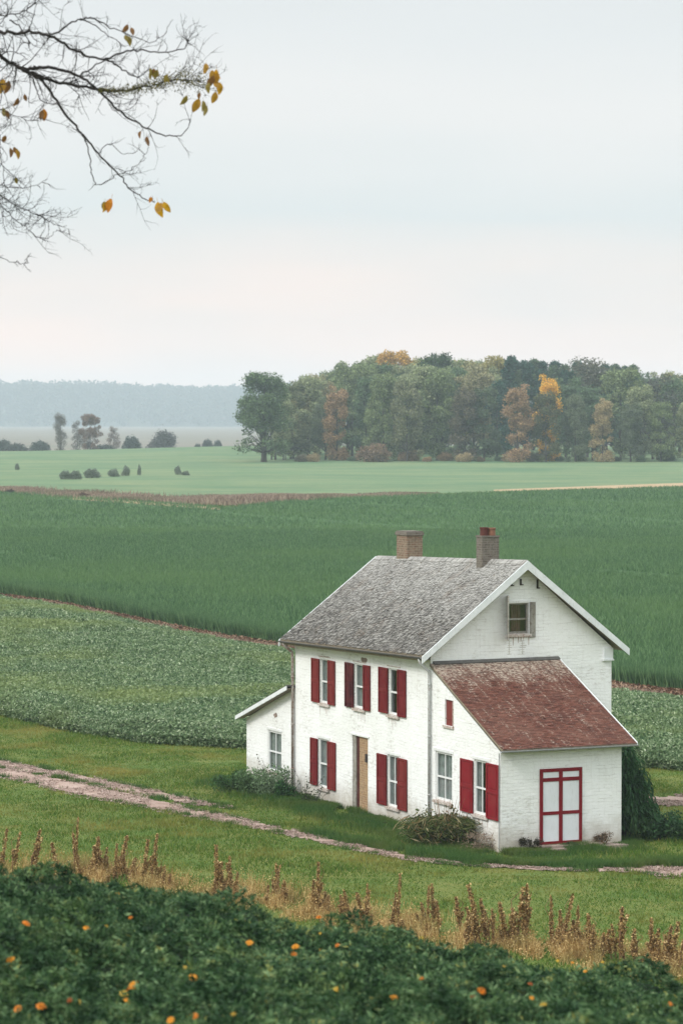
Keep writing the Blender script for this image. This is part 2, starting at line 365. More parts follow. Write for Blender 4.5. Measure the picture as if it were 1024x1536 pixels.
# ------------------------------------------------------------------ the ground sheet
ys = np.concatenate([np.linspace(-40, 20, 25), np.arange(22, 130, 1.0), np.arange(130, 300, 5.0), np.arange(300, 1000, 12.0), np.arange(1000, 5461, 90.0)])
xs = np.concatenate([np.linspace(-980, -60, 40), np.arange(-58, 58, 1.5), np.linspace(60, 980, 40)])
XX, YY = np.meshgrid(xs, ys); ZZ = gz(XX, YY); nx = len(xs); ny = len(ys)
ii = np.arange(nx * ny).reshape(ny, nx)
Fq = np.stack([ii[:-1, :-1], ii[:-1, 1:], ii[1:, 1:], ii[1:, :-1]], -1).reshape(-1, 4)
yc = (YY[:-1, :-1] + YY[1:, 1:]).reshape(-1) / 2
mi = np.where(yc > 940, 1, np.where(yc > 480, 2, 0))
tag(link('ground', np_mesh('ground', np.stack([XX, YY, ZZ], -1).reshape(-1, 3), Fq, [M['terrain'], M['valley'], M['fieldC']], mi, True)), kind='structure')
def sheet(name, edge_near, edge_far, mat, zo, ny=30, nx=80, kind='structure', zf=None, ext=True):
    """a ground patch between two pixel polylines (both left to right), carried past the frame on both sides"""
    def world(pl):
        q = gxy(pl)
        if ext:
            (x0, y0), (x1, y1) = q[0], q[1]; s = (y1 - y0) / (x1 - x0); q = [(x0 - 30, y0 - 30 * s)] + q
            (x0, y0), (x1, y1) = q[-2], q[-1]; s = (y1 - y0) / (x1 - x0); q = q + [(x1 + 30, y1 + 30 * s)]
        return np.array(q)
    A, B = world(edge_near), world(edge_far)
    t = np.linspace(0, 1, nx)
    def res(Q):
        x = Q[0, 0] + (Q[-1, 0] - Q[0, 0]) * t; return np.stack([x, np.interp(x, Q[:, 0], Q[:, 1])], 1)
    a, b = res(A), res(B); s = np.linspace(0, 1, ny)[:, None, None]
    P = a[None] * (1 - s) + b[None] * s
    X, Y = P[..., 0], P[..., 1]; Z = gz(X, Y) + zo
    if zf is not None: Z = Z + zf(X, Y, np.broadcast_to(s[..., 0], X.shape))
    i2 = np.arange(nx * ny).reshape(ny, nx); F = np.stack([i2[:-1, :-1], i2[:-1, 1:], i2[1:, 1:], i2[1:, :-1]], -1).reshape(-1, 4)
    o = link(name, np_mesh(name, np.stack([X, Y, Z], -1).reshape(-1, 3), F, mat, None, True)); tag(o, kind=kind)
    return list(map(tuple, a)) + list(map(tuple, b[::-1]))
# field outlines (photo pixels, left to right)
E_A0 = [(0, 1074), (100, 1098), (220, 1116), (370, 1125), (660, 1138), (935, 1152), (1024, 1157)]
E_A1 = [(0, 899.5), (100, 914), (215, 939), (330, 963), (430, 979), (660, 1007), (917, 1038), (1024, 1053)]
E_B0 = [(0, 890), (100, 904), (215, 928), (330, 951), (430, 966), (660, 993), (917, 1022), (1024, 1036)]
E_B1 = [(0, 742), (130, 750), (240, 758), (340, 766), (420, 757), (520, 751), (760, 742), (1024, 734)]
E_C0 = [(0, 738), (130, 746), (240, 751), (340, 752), (420, 749), (520, 745), (760, 737), (1024, 728)]
sheet('soil_strip', [(0, 905), (100, 920), (215, 945), (330, 969), (430, 985), (660, 1013), (917, 1044), (1024, 1059)], [(0, 888), (100, 902), (215, 926), (330, 949), (430, 964), (660, 991), (917, 1020), (1024, 1034)], M['soil'], .008, 12, 120)
polyA = sheet('crop_floor', E_A0, E_A1, M['cropA0'], .012, 60, 120)
fieldB_far = E_B1
polyB = sheet('wheat_floor', E_B0, E_B1, M['cropB0'], .012, 90, 160, zf=lambda X, Y, s: .34 * sst(s, 0.0, .02) + .06 * vnoise(X, Y, 2.2, 3) * sst(s, 0, .02))
sheet('far_field', E_C0, [(0, 691), (200, 686), (380, 681), (500, 684), (1024, 680)], M['fieldC'], .010, 60, 140)
sheet('dirt_track', [(110, 754), (200, 760), (330, 770)], [(110, 751), (200, 756), (330, 766.5)], M['strawsoil'], .42, 3, 60, ext=False)
sheet('field_path', [(740, 741), (860, 738), (1024, 734)], [(740, 738.5), (860, 734), (1024, 728)], M['strawsoil'], .40, 3, 60, ext=False)
# ------------------------------------------------------------------ gravel tracks by the house
def track(name, edges, mat, zo=.016, amp=.10, seed=1):
    """edges: list of (x, y_top, y_bottom) in photo pixels; ragged borders"""
    r = np.random.default_rng(seed); E = np.array(edges, float); n = 160; x = np.linspace(E[0, 0], E[-1, 0], n)
    yt = np.interp(x, E[:, 0], E[:, 1]); yb = np.interp(x, E[:, 0], E[:, 2])
    top = np.array([ground(a, b)[:2] for a, b in zip(x, yt)]); bot = np.array([ground(a, b)[:2] for a, b in zip(x, yb)])
    k = np.arange(n); w = lambda ph: (vnoise(k * 1.0, k * 0 + ph, 3.1, seed) - .5) * 2 * amp + (r.random(n) - .5) * amp * .8
    d = top - bot; d /= (np.linalg.norm(d, axis=1)[:, None] + 1e-6)
    top = top + d * w(1.3)[:, None] * 2; bot = bot - d * w(7.7)[:, None] * 2
    m_ = 5; V = []
    for j in range(m_):
        s = j / (m_ - 1); q = bot * (1 - s) + top * s; V.append(np.stack([q[:, 0], q[:, 1], gz(q[:, 0], q[:, 1]) + zo], 1))
    V = np.concatenate(V); i2 = np.arange(n * m_).reshape(m_, n); F = np.stack([i2[:-1, :-1], i2[:-1, 1:], i2[1:, 1:], i2[1:, :-1]], -1).reshape(-1, 4)
    tag(link(name, np_mesh(name, V, F, mat, None, True)), kind='structure')
    return list(map(tuple, bot)) + list(map(tuple, top[::-1]))
tr1 = track('gravel_track', [(-60, 1131, 1139), (0, 1141, 1151), (90, 1158, 1167), (180, 1176, 1185), (234, 1187, 1196), (290, 1200, 1207), (350, 1211, 1214)], M['gravel'], .016, .11, 3)
tr2 = track('gravel_track', [(-60, 1141, 1151), (0, 1152, 1165), (60, 1163, 1178), (120, 1176, 1192), (180, 1188, 1203), (234, 1201, 1215), (300, 1217, 1228), (350, 1226, 1236), (400, 1238, 1246), (450, 1249, 1258), (470, 1252, 1260)], M['gravel'], .020, .11, 5)
tr3 = track('footpath', [(462, 1252, 1259), (500, 1261, 1268), (560, 1273, 1281), (620, 1286, 1292), (700, 1296, 1299), (800, 1302, 1305), (900, 1304, 1308), (960, 1302, 1308), (985, 1300, 1313), (1024, 1301, 1315), (1090, 1302, 1318)], M['gravel'], .016, .08, 8)
tr4 = track('gravel_track', [(930, 1198, 1206), (980, 1196, 1207), (1024, 1195, 1207), (1090, 1194, 1207)], M['gravel'], .016, .12, 9)
TRACKS = [tr1, tr2, tr3, tr4]
M['pebble'] = m_leaf('loose_gravel', [(0, (.16, .11, .085)), (.4, (.30, .215, .18)), (.8, (.42, .32, .275)), (1, (.52, .42, .37))], None)
pb_ = []
for tr in TRACKS:
    T = np.array(tr); h2 = len(T) // 2; bo, to = T[:h2], T[h2:][::-1]; n = 9000; i = RNG.integers(0, h2 - 1, n); f = RNG.random(n)[:, None]; s_ = (RNG.random(n) * 1.5 - .25)[:, None]
    b0 = bo[i] * (1 - f) + bo[i + 1] * f; t0 = to[i] * (1 - f) + to[i + 1] * f; pb_.append(b0 * (1 - s_) + t0 * s_)
pb_ = np.concatenate(pb_); pb_ = pb_[vnoise(pb_[:, 0], pb_[:, 1], .6, 91) > .35]; n = len(pb_)
V, F = leaves(np.stack([pb_[:, 0], pb_[:, 1], gz(pb_[:, 0], pb_[:, 1]) + .035], 1), RNG.uniform(.03, .10, n), RNG.uniform(.03, .08, n), 3.0)
tag(link('loose_gravel', np_mesh('loose_gravel', V, F, M['pebble'])), 'loose pinkish gravel and earth spilling over the track edges', 'gravel', kind='stuff')
# ------------------------------------------------------------------ house
TH = math.radians(24.5)
B = ground(645, 1250); B.z = 0
Rot = Matrix.Rotation(TH, 3, 'Z'); RotI = Rot.transposed()
house = empty('farmhouse', B, TH)
tag(house, 'white two-storey brick farmhouse with red shutters, grey slate roof and red tiled annex', 'house')
def lray(px, py): return RotI @ (CAM - B), RotI @ ray(px, py)
class PF:      # facade, local x = 0, outward -x ; a = local y
    x0 = 0
    def pix(s, px, py): o, d = lray(px, py); t = (s.x0 - o.x) / d.x; p = o + d * t; return p.y, p.z
    def pt(s, a, b, d): return (s.x0 - d, a, b)
class PG:      # plane local y = y0, outward -y ; a = local x
    def __init__(s, y0): s.y0 = y0
    def pix(s, px, py): o, d = lray(px, py); t = (s.y0 - o.y) / d.y; p = o + d * t; return p.x, p.z
    def pt(s, a, b, d): return (a, s.y0 - d, b)
def fbox(mb, fr, a0, a1, b0, b1, d0, d1, m=0):
    mb.hexa([fr.pt(a0, b0, d0), fr.pt(a1, b0, d0), fr.pt(a1, b0, d1), fr.pt(a0, b0, d1), fr.pt(a0, b1, d0), fr.pt(a1, b1, d0), fr.pt(a1, b1, d1), fr.pt(a0, b1, d1)], m)
F0 = PF(); G0 = PG(0.0)
uC = F0.pix(750, 1283)[0]; uA = F0.pix(443, 1195)[0]; uG = F0.pix(370, 1174)[0]
WV = 6.35; VR = 3.17; GA = PG(uC); aW = 4.06
print('uC', uC, 'uA', uA, 'uG', uG)
ze = lambda u: 5.50 - .022 * max(u, -1)       # eave height along the house (it sags to the far end)
zr = lambda u: 8.32 - .030 * max(u, -1)
def slope_front(u, v): return ze(u) + (zr(u) - ze(u)) * (v + .42) / (VR + .42)
def wall(name, fr, outline, holes, depth=.2, mat='wall', back=.3):
    mb = MB(); loops = [[Vector((a, b, 0)) for a, b in outline]]
    for (a0, a1, b0, b1) in holes: loops.append([Vector((a0, b0, 0)), Vector((a0, b1, 0)), Vector((a1, b1, 0)), Vector((a1, b0, 0))])
    flat = [p for l in loops for p in l]
    for t in tessellate_polygon(loops): mb.poly([fr.pt(flat[i].x, flat[i].y, 0) for i in t])
    for (a0, a1, b0, b1) in holes:
        c = [(a0, b0), (a0, b1), (a1, b1), (a1, b0)]
        for i in range(4):
            p, q = c[i], c[(i + 1) % 4]; mb.poly([fr.pt(*p, 0), fr.pt(*q, 0), fr.pt(*q, -depth), fr.pt(*p, -depth)])
    n = len(outline)
    return mb.build(name, M[mat], house)
# --- openings measured on the facade: (shutterL, window, shutterR) each (x0,x1,y0,y1)
def rect(fr, r):
    x0, x1, y0, y1 = r; yc_ = (y0 + y1) / 2; xc = (x0 + x1) / 2
    a = fr.pix(x0, yc_)[0]; b = fr.pix(x1, yc_)[0]; z1 = fr.pix(xc, y0)[1]; z0 = fr.pix(xc, y1)[1]
    return min(a, b), max(a, b), z0, z1
RED = (.135, .007, .011, 1); RED2 = (.20, .003, .011, 1); MAR = (.045, .005, .009, 1); ROSE = (.16, .016, .016, 1)
FW_ = [
 ('tall narrow sash window, upper floor', (468.8, 480.0, 987.5, 1053), (480.0, 493.5, 988.5, 1055.5), (493.5, 503.3, 991, 1057.5), ROSE, ROSE, 'c1'),
 ('', (519.0, 531.5, 994, 1060.5), (531.5, 546.5, 996, 1063), (546.5, 556, 998, 1066), MAR, RED, 'c1'),
 ('', (569.4, 582.8, 1001, 1069), (582.8, 597.8, 1003, 1073), (597.8, 609.7, 1005, 1075.5), RED, RED, 'c3'),
 ('', (467.2, 477.5, 1107, 1177), (477.5, 493.0, 1109, 1182), (493.0, 504.3, 1113, 1185), RED, ROSE, 'c1'),
 ('', (567, 581, 1131, 1206.6), (581, 598, 1133.5, 1211), (598, 611.2, 1138, 1215.5), RED, ROSE, 'c2'),
]
# main facade
door_r = rect(F0, (528.2, 551.6, 1105, 1226)); door_r = (door_r[0], door_r[1], 0.05, door_r[3])
wins = [(F0, rect(F0, w), rect(F0, l), rect(F0, r), cl, cr, cu) for _, l, w, r, cl, cr, cu in FW_]
main_holes = [w[1] for w in wins] + [door_r]
wall('wall', F0, [(0, -.3), (uA, -.3), (uA, ze(uA) + .18), (0, ze(0) + .18)], main_holes)
# annex flank (same plane)
winA = (F0, rect(F0, (652.5, 677.5, 1129, 1202)), None, None, None, None, 'c5')
winS = (F0, rect(F0, (710.5, 730.5, 1141, 1223)), rect(F0, (692, 710.3, 1139, 1218)), rect(F0, (730.8, 749.3, 1146, 1229.5)), RED2, RED2, 'c4')
vent = rect(F0, (667, 679, 1050, 1089))
zA1 = 5.12; zA0 = 3.02
fwall = lambda u: zA1 - .03 + (zA0 - zA1) * (u / uC)
wall('annex_wall', F0, [(uC, -.3), (-.003, -.3), (-.003, fwall(0)), (uC, fwall(uC))], [winA[1], winS[1], vent])
door2 = rect(GA, (808.5, 871.5, 1152, 1266))
wall('annex_wall', GA, [(.003, -.3), (aW, -.3), (aW, fwall(uC) - .02), (.003, fwall(uC) - .02)], [])
mb = MB(); mb.poly([(aW, uC, -.3), (aW, 0, -.3), (aW, 0, fwall(0)), (aW, uC, fwall(uC))]); mb.build('annex_wall', M['wall'], house)
# gable wall
gw = rect(G0, (762, 792.5, 905, 951))
wall('gable_wall', G0, [(.004, -.3), (WV, -.3), (WV, ze(0) + .05), (VR, zr(0) - .12), (.004, ze(0) + .19)], [gw])
mb = MB(); mb.poly([(WV, 0, -.3), (WV, uA, -.3), (WV, uA, ze(uA) + .05), (WV, 0, ze(0) + .05)])
mb.poly([(0, uA, -.3), (WV, uA, -.3), (WV, uA, ze(uA) + .05), (VR, uA, zr(uA) - .12), (0, uA, ze(uA) + .15)]); mb.build('rear_wall', M['wall'], house)
# far lean-to
zL1 = F0.pix(443, 1031)[1]; zL0 = F0.pix(370, 1077)[1]
winL = (F0, rect(F0, (402, 422, 1097, 1158)), None, None, None, None, 'c6')
wall('lean_to_wall', F0, [(uA + .004, -.3), (uG, -.3), (uG, zL0), (uA + .004, zL1)], [winL[1]])
mb = MB(); mb.poly([(0, uG, -.3), (3.6, uG, -.3), (3.6, uG, zL0), (0, uG, zL0)]); mb.poly([(3.6, uA, -.3), (3.6, uG, -.3), (3.6, uG, zL0), (3.6, uA, zL1)]); mb.build('lean_to_wall', M['wall'], house)
# floor and partition closing the rooms, painted near-black for their inner shade
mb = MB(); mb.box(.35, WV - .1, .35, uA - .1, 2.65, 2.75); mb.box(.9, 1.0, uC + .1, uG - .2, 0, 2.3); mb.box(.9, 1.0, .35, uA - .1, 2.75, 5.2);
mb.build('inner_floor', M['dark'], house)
# --- windows
def shutter_mesh(fr, r, hinge_d=.0, tilt=0.0, mat='shutter', panels=2):
    a0, a1, z0, z1 = r; mb = MB(); d0 = .025; d1 = .055
    fbox(mb, fr, a0, a1, z0, z1, d0, d1 - .012)
    w = (a1 - a0); s = min(.075, w * .16)
    fbox(mb, fr, a0, a0 + s, z0, z1, d1 - .012, d1 + .012); fbox(mb, fr, a1 - s, a1, z0, z1, d1 - .012, d1 + .012)
    h = z1 - z0; lv = [z0, z0 + h * .5, z1]
    for k, zc in enumerate(lv):
        lo = max(z0, zc - .055); hi = min(z1, zc + .055); fbox(mb, fr, a0 + s, a1 - s, lo, hi, d1 - .012, d1 + .010)
    for k in range(2):
        lo = lv[k] + .055 + .05; hi = lv[k + 1] - .055 - .05; fbox(mb, fr, a0 + s + .05, a1 - s - .05, lo, hi, d1 - .012, d1 + .002)
    return mb.mesh('shutter', M[mat])
def window(spec, vbars=0, sill=True, rec=.055, fw=.055, name='window', curtain=None, sash=True, mat='trim'):
    fr, r, L, R, cl, cr, cu = spec; a0, a1, z0, z1 = r; g_ = .003
    mb = MB(); d0, d1 = -rec - .05, -rec + .012
    fbox(mb, fr, a0 + g_, a0 + fw, z0 + g_, z1 - g_, d0, d1); fbox(mb, fr, a1 - fw, a1 - g_, z0 + g_, z1 - g_, d0, d1)
    fbox(mb, fr, a0 + fw, a1 - fw, z0 + g_, z0 + fw * 1.5, d0, d1 - .004); fbox(mb, fr, a0 + fw, a1 - fw, z1 - fw, z1 - g_, d0, d1 - .004)
    zm = (z0 + z1) / 2 - .02
    if sash: fbox(mb, fr, a0 + fw, a1 - fw, zm - .025, zm + .03, d0 + .01, d1 - .012)
    for k in range(vbars):
        ac = a0 + fw + (a1 - a0 - 2 * fw) * (k + 1) / (vbars + 1); fbox(mb, fr, ac - .018, ac + .018, z0 + fw * 1.5, z1 - fw, d0 + .012, d1 - .016)
    w = mb.build(name, M[mat], house)
    mb = MB(); mb.poly([fr.pt(a0 + fw, z0 + fw, -rec - .025), fr.pt(a1 - fw, z0 + fw, -rec - .025), fr.pt(a1 - fw, z1 - fw, -rec - .025), fr.pt(a0 + fw, z1 - fw, -rec - .025)])
    mb.build('pane', M['glass'], w)
    if sill:
        mb = MB(); fbox(mb, fr, a0 - .09, a1 + .07, z0 - .085, z0 - .004, -.0, .075); fbox(mb, fr, a0 + .004, a1 - .004, z0 - .03, z0 + .012, -.15, .0)
        mb.build('sill', M['sill'], w)
    if curtain:
        mb = MB(); n = 14
        for (s0, s1, mt) in curtain:
            A0 = a0 + (a1 - a0) * s0; A1 = a0 + (a1 - a0) * s1; rows = []
            for k in range(n + 1):
                a = A0 + (A1 - A0) * k / n; dd = -rec - .09 - .022 * math.sin(k * 2.1) - .01 * math.sin(k * .9); rows.append((a, dd))
            for k in range(n):
                (p, dp), (q, dq) = rows[k], rows[k + 1]; mb.poly([fr.pt(p, z0 + .02, dp), fr.pt(q, z0 + .02, dq), fr.pt(q, z1, dq), fr.pt(p, z1, dp)], mt)
        mb.build('curtain', [M['curtain'], M['curtain2']], w)
    for rr, c in ((L, cl), (R, cr)):
        if rr is None: continue
        o = link('shutter', shutter_mesh(fr, rr), w); o.color = c
    return w
CUR = {'c1': [(.50, 1.0, 0)], 'c2': [(.0, .42, 1), (.66, 1, 0)], 'c3': [(.0, .5, 0)], 'c4': [(.0, .30, 0), (.62, 1.0, 0)], 'c5': [(.0, 1.0, 0)], 'c6': [(0, 1, 0)]}
labs = ['upper window nearest the left corner, faded red shutters', 'upper middle window with one dark maroon shutter', 'upper window nearest the annex', 'lower window left of the door', 'lower window right of the door']
for w, lb in zip(wins, labs): window(w, 0 if w[6] != 'c2' else 1, curtain=CUR[w[6]], fw=.05)['label'] = lb
window(winA, 1, curtain=CUR['c5'], rec=.05)['label'] = 'annex window without shutters beside the downpipe'
window(winS, 1, curtain=CUR['c4'], rec=.05)['label'] = 'annex window with bright red shutters'
window(winL, 1, curtain=CUR['c6'], rec=.04, fw=.06)['label'] = 'white window of the small far lean-to'
# little red hatch
mb = MB(); a0, a1, z0, z1 = vent; fbox(mb, F0, a0 + .004, a1 - .004, z0 + .004, z1 - .004, -.09, -.05)
fbox(mb, F0, a0 + .004, a1 - .004, (z0 + z1) / 2 - .2, (z0 + z1) / 2 - .17, -.05, -.035)
h = mb.build('hatch', M['shutter'], house); h.color = (.17, .035, .03, 1)
mb = MB(); fbox(mb, F0, a0 - .07, a1 + .09, z0 - .07, z0 - .003, -.04, .05); fbox(mb, F0, a0 - .045, a0 - .003, z0, z1, -.001, .02); mb.build('sill', M['sill'], h)
# thin lintel marks and flashing strips above windows, sunk rusty lintels
for w in wins[:3]:
    mb = MB(); a0, a1, z0, z1 = w[1]; fbox(mb, F0, a0 - .12, a1 + .12, z1 + .05, z1 + .085, -.02, .012); mb.build('lintel', M['sill'], house)
for w in (wins[3], wins[4], winA, winS, winL):
    mb = MB(); a0, a1, z0, z1 = w[1]; fbox(mb, F0, a0 - .1, a1 + .1, z1 + .02, z1 + .10, -.02, .018); mb.build('lintel', M['trim'], house)
mb = MB(); a0, a1, z0, z1 = door_r; fbox(mb, F0, a0 - .1, a1 + .1, z1 + .015, z1 + .07, -.02, .03)
mb.build('lintel', M['trim'], house)
# open brick marks in the paint
def patch_mesh(fr, rects, mat, name):
    for (px, py, wa, hz) in rects:
        mb = MB(); a, b = fr.pix(px, py); r = random.Random(px * 7 + py)
        pts = []
        for k in range(11):
            t = 2 * PI * k / 11; q = .5 * (.65 + .5 * r.random()); pts.append(fr.pt(a + wa * q * math.cos(t), b + hz * q * math.sin(t), .0035))
        mb.poly(pts); mb.build(name, M[mat], house)
patch_mesh(F0, [(545, 990, .55, .2), (488, 985.5, .7, .07), (413, 1073, .35, .2)], 'stone', 'bare_brick_patch')
rp = random.Random(8)
for ca, w_ in ((783, .19), (763, .10)):
    a, b = G0.pix(ca, 972); left = []; right = []
    for row in range(7):
        zz = b + .22 - row * .068; hh_ = rp.uniform(.006, .014); wl = w_ * rp.uniform(.25, 1); wr = w_ * rp.uniform(.25, 1)
        left += [(a - .012, zz + hh_), (a - wl, zz + hh_ * .6), (a - wl, zz - hh_), (a - .012, zz - hh_)]; right = [(a + .012, zz - hh_), (a + wr, zz - hh_), (a + wr, zz + hh_ * .6), (a + .012, zz + hh_)] + right
    P_ = left + right; mb = MB(); mb.v = [G0.pt(x, z, .0035) for x, z in P_]
    for t in tessellate_polygon([[Vector((x, z, 0)) for x, z in P_]]): mb.f.append(tuple(t)); mb.m.append(0)
    mb.build('worn_patch', M['wornpaint'], house)

def streaks(fr, w, seed):
    r = random.Random(seed); a0, a1, z0, z1 = w
    top = z0 - .088; n = 9; L_ = a0 - .06; W_ = (a1 - a0 + .10); low = []
    for j in range(n):
        c_ = L_ + W_ * (j + .5) / n; l = r.uniform(.05, .40) if r.random() < .75 else .03; h_ = r.uniform(.008, .02)
        low += [(c_ - W_ / n * .48, top - .012), (c_ - h_, top - .02), (c_ - h_ * .4, top - l), (c_ + h_ * .4, top - l * .97), (c_ + h_, top - .02)]
    P_ = [(L_, top)] + low + [(L_ + W_, top - .012), (L_ + W_, top)]
    mb = MB(); vs = [Vector((x, z, 0)) for x, z in P_]; mb.v = [fr.pt(x, z, .003) for x, z in P_]
    for t in tessellate_polygon([vs]): mb.f.append(tuple(t)); mb.m.append(0)
    mb.build('rust_stain', M['stain'], house)
for j, w in enumerate(wins + [winS, winA]): streaks(F0, w[1], j)
streaks(G0, gw, 20)
# --- facade door
a0, a1, z0, z1 = door_r
wd = a1 - a0
mb = MB(); fbox(mb, F0, a0 + .004, a0 + .62 * wd, z0, z1 - .004, -.10, -.05)
door = mb.build('door', M['oldbrick'], house); door['label'] = 'narrow tan boarded doorway with dark red post'
wd = a1 - a0
mb = MB(); fbox(mb, F0, a0 + .004, a1 - .004, z0, z1 - .004, -.19, -.175); mb.build('door_backing', M['oldbrick'], door)
mb = MB(); fbox(mb, F0, a0 + .63 * wd, a0 + .80 * wd, z0, z1 - .005, -.17, -.06); mb.build('door_post', M['darkred'], door)
mb = MB(); fbox(mb, F0, a0 + .81 * wd, a1 - .006, z0, z1 - .005, -.17, -.03); mb.build('door_jamb', M['greywood'], door)
mb = MB(); a, b = F0.pix(549, 1138); fbox(mb, F0, a - .12, a + .12, b - .12, b + .14, -.05, -.01); mb.build('door_dark_box', M['iron'], door)  # small dark box set on the upper part of the door
# --- gable window with its two odd shutters
gspec = (G0, gw, None, None, None, None, '')
w = window(gspec, 0, sill=True, rec=.10, fw=.05, curtain=[(.25, .7, 1), (.0, .18, 0)], mat='greywood'); w['label'] = 'attic window under the gable peak'
a0, a1, z0, z1 = gw
mb = MB(); fbox(mb, G0, a1 + .03, a1 + .22, z0 - .12, z1 + .03, .004, .04); fbox(mb, G0, a1 + .055, a1 + .195, z0 - .05, z1 - .05, .04, .05); s = mb.build('shutter', M['greywood'], w); s['label'] = 'weathered grey shutter lying flat on the wall'
# the other leaf stands open, almost edge-on
mb = MB(); mb.hexa([(a0 - .05, -.01, z0 - .17), (a0 - .0, -.01, z0 - .17), (a0 - .20, -.42, z0 - .17), (a0 - .24, -.40, z0 - .17), (a0 - .05, -.01, z1 + .25), (a0 - .0, -.01, z1 + .25), (a0 - .20, -.42, z1 + .25), (a0 - .24, -.40, z1 + .25)])
s = mb.build('shutter', M['greywood'], w); s['label'] = 'rotten shutter standing open edge-on'
mb = MB(); fbox(mb, G0, a0 - .05, a1 + .05, z1 + .02, z1 + .09, -.01, .02); mb.build('lintel', M['trim'], w)
for px, py, l in ((766, 874, .2), (780, 873, .2), (805, 876, .28)):
    mb = MB(); a, b = G0.pix(px, py); fbox(mb, G0, a - .025, a + .025, b - l / 2, b + l / 2, .003, .04); fbox(mb, G0, a, a + .09, b - l / 2, b - l / 2 + .03, .003, .03); mb.build('wall_hook', M['iron'], house)
a, b = G0.pix(911, 975)
mb = MB(); fbox(mb, G0, WV - .30, WV + .02, b - .28, ze(0) + .02, .001, .07); fbox(mb, G0, WV - .34, WV + .04, b - .33, b - .28, .001, .1); mb.build('corbel', M['barge'], house)
# --- painted double door on the annex front
a0, a1, z0, z1 = door2; W = a1 - a0; H = z1 - z0
mb = MB(); fbox(mb, GA, a0 + .02, a1 - .02, z0 + .02, z1 - .02, .002, .022); dd = mb.build('door', M['doorpanel'], house); dd['label'] = 'white double door outlined in bright red on the annex front'
mb = MB(); t = .10; D0, D1 = .004, .045; zrows = [z0, z0 + H * .415, z0 + H * .855, z1]
fbox(mb, GA, a0, a0 + t, z0, z1, D0, D1); fbox(mb, GA, a1 - t, a1, z0, z1, D0, D1); ac = (a0 + a1) / 2 - .01
fbox(mb, GA, ac - t * .6, ac + t * .6, z0 + t, z1 - t, D0, D1 - .003)
fbox(mb, GA, a0 + t, a1 - t, z1 - t, z1, D0, D1 - .006); fbox(mb, GA, a0 + t, a1 - t, z0, z0 + t, D0, D1 - .006)
for zc, hh in ((zrows[1], .05), (zrows[2], .055)):
    for q0, q1 in ((a0 + t, ac - t * .6), (ac + t * .6, a1 - t)): fbox(mb, GA, q0, q1, zc - hh, zc + hh, D0, D1 - .009)
mb.build('door_frame', M['redpaint'], dd)
mb = MB(); fbox(mb, GA, a0 - .55, aW - .05, -.1, .10, .0, .55); fbox(mb, GA, a0 - .1, a1 + .5, .10, .17, .0, .38); st = mb.build('door_step', M['stone'], house)
# --- roofs
def bil(P, s, t): return P[0] * (1 - s) * (1 - t) + P[1] * s * (1 - t) + P[2] * s * t + P[3] * (1 - s) * t
def shingles(P, w, e, th, jit, skip=None, drop=0.0):
    """P eave-near, eave-far, ridge-far, ridge-near; slates in courses from the eave up"""
    P = [np.array(p, float) for p in P]; Lw = np.linalg.norm(P[1] - P[0]); Lh = np.linalg.norm(P[3] - P[0])
    nrm = np.cross(P[1] - P[0], P[3] - P[0]); nrm /= np.linalg.norm(nrm)
    if nrm[2] < 0: nrm = -nrm
    nr = int(Lh / e); nc = int(Lw / w); V = []; F = []
    r = random.Random(5)
    for i in range(nr + 1):
        t0 = i / (nr + .3); t1 = min(1, (i + 1.6) / (nr + .3)); off = .5 * (i % 2)
        for j in range(-1, nc + 1):
            s0 = (j + off + .04 + r.uniform(-1, 1) * .05) / nc; s1 = (j + off + .97) / nc
            s0c, s1c = max(0, s0), min(1, s1)
            if s1c - s0c < .3 / nc or r.random() < drop: continue
            dt = r.uniform(-1, 1) * jit * e / Lh; tw = r.uniform(-1, 1) * jit * .35 * e / Lh
            l0 = th * (1 + r.random() * .8) + (r.random() < .04) * th; l1 = l0 + r.uniform(-.4, .4) * th
            a = bil(P, s0c, max(0, t0 + dt + tw)) + nrm * l0; b = bil(P, s1c, max(0, t0 + dt - tw)) + nrm * l1
            c = bil(P, s1c, t1) + nrm * .003; d = bil(P, s0c, t1) + nrm * .003
            a2 = a - nrm * (th * .9); b2 = b - nrm * (th * .9)
            k = len(V); V += [a, b, c, d, a2, b2]; F += [(k, k + 1, k + 2, k + 3), (k + 4, k + 5, k + 1, k), (k + 4, k, k + 3, k + 3), (k + 5, k + 2, k + 1, k + 1)]
    mb = MB(); mb.v = [tuple(v) for v in V]
    for f in F:
        f2 = tuple(dict.fromkeys(f)); mb.f.append(f2); mb.m.append(0)
    return mb
def slab(P, th, extra=0):
    P = [Vector(p) for p in P]; n = (P[1] - P[0]).cross(P[3] - P[0]).normalized()
    if n.z < 0: n = -n
    mb = MB(); mb.hexa([p - n * th for p in P] + [p - n * .002 for p in P]); return mb
u0, u1 = -.33, uA + .33
def bow(u): return 0
PFm = [(-.42, u0, ze(u0)), (-.42, u1, ze(u1)), (VR, u1 - .1, zr(u1)), (VR, u0, zr(u0))]
zbE = lambda u: ze(u) + .02
PBm = [(WV + .40, u1, zbE(u1)), (WV + .40, u0, zbE(u0)), (VR, u0, zr(u0)), (VR, u1 - .1, zr(u1))]
roof = slab(PFm, .12).build('roof', M['soffit'], house); roof['label'] = 'weathered grey slate roof of the main block'
shingles(PFm, .115, .078, .015, .42, drop=.006).build('slates', M['slate'], roof)
sb = slab(PBm, .12); sb.build('rear_slope', M['soffit'], roof); shingles(PBm, .24, .15, .014, .12).build('slates', M['slate'], roof)
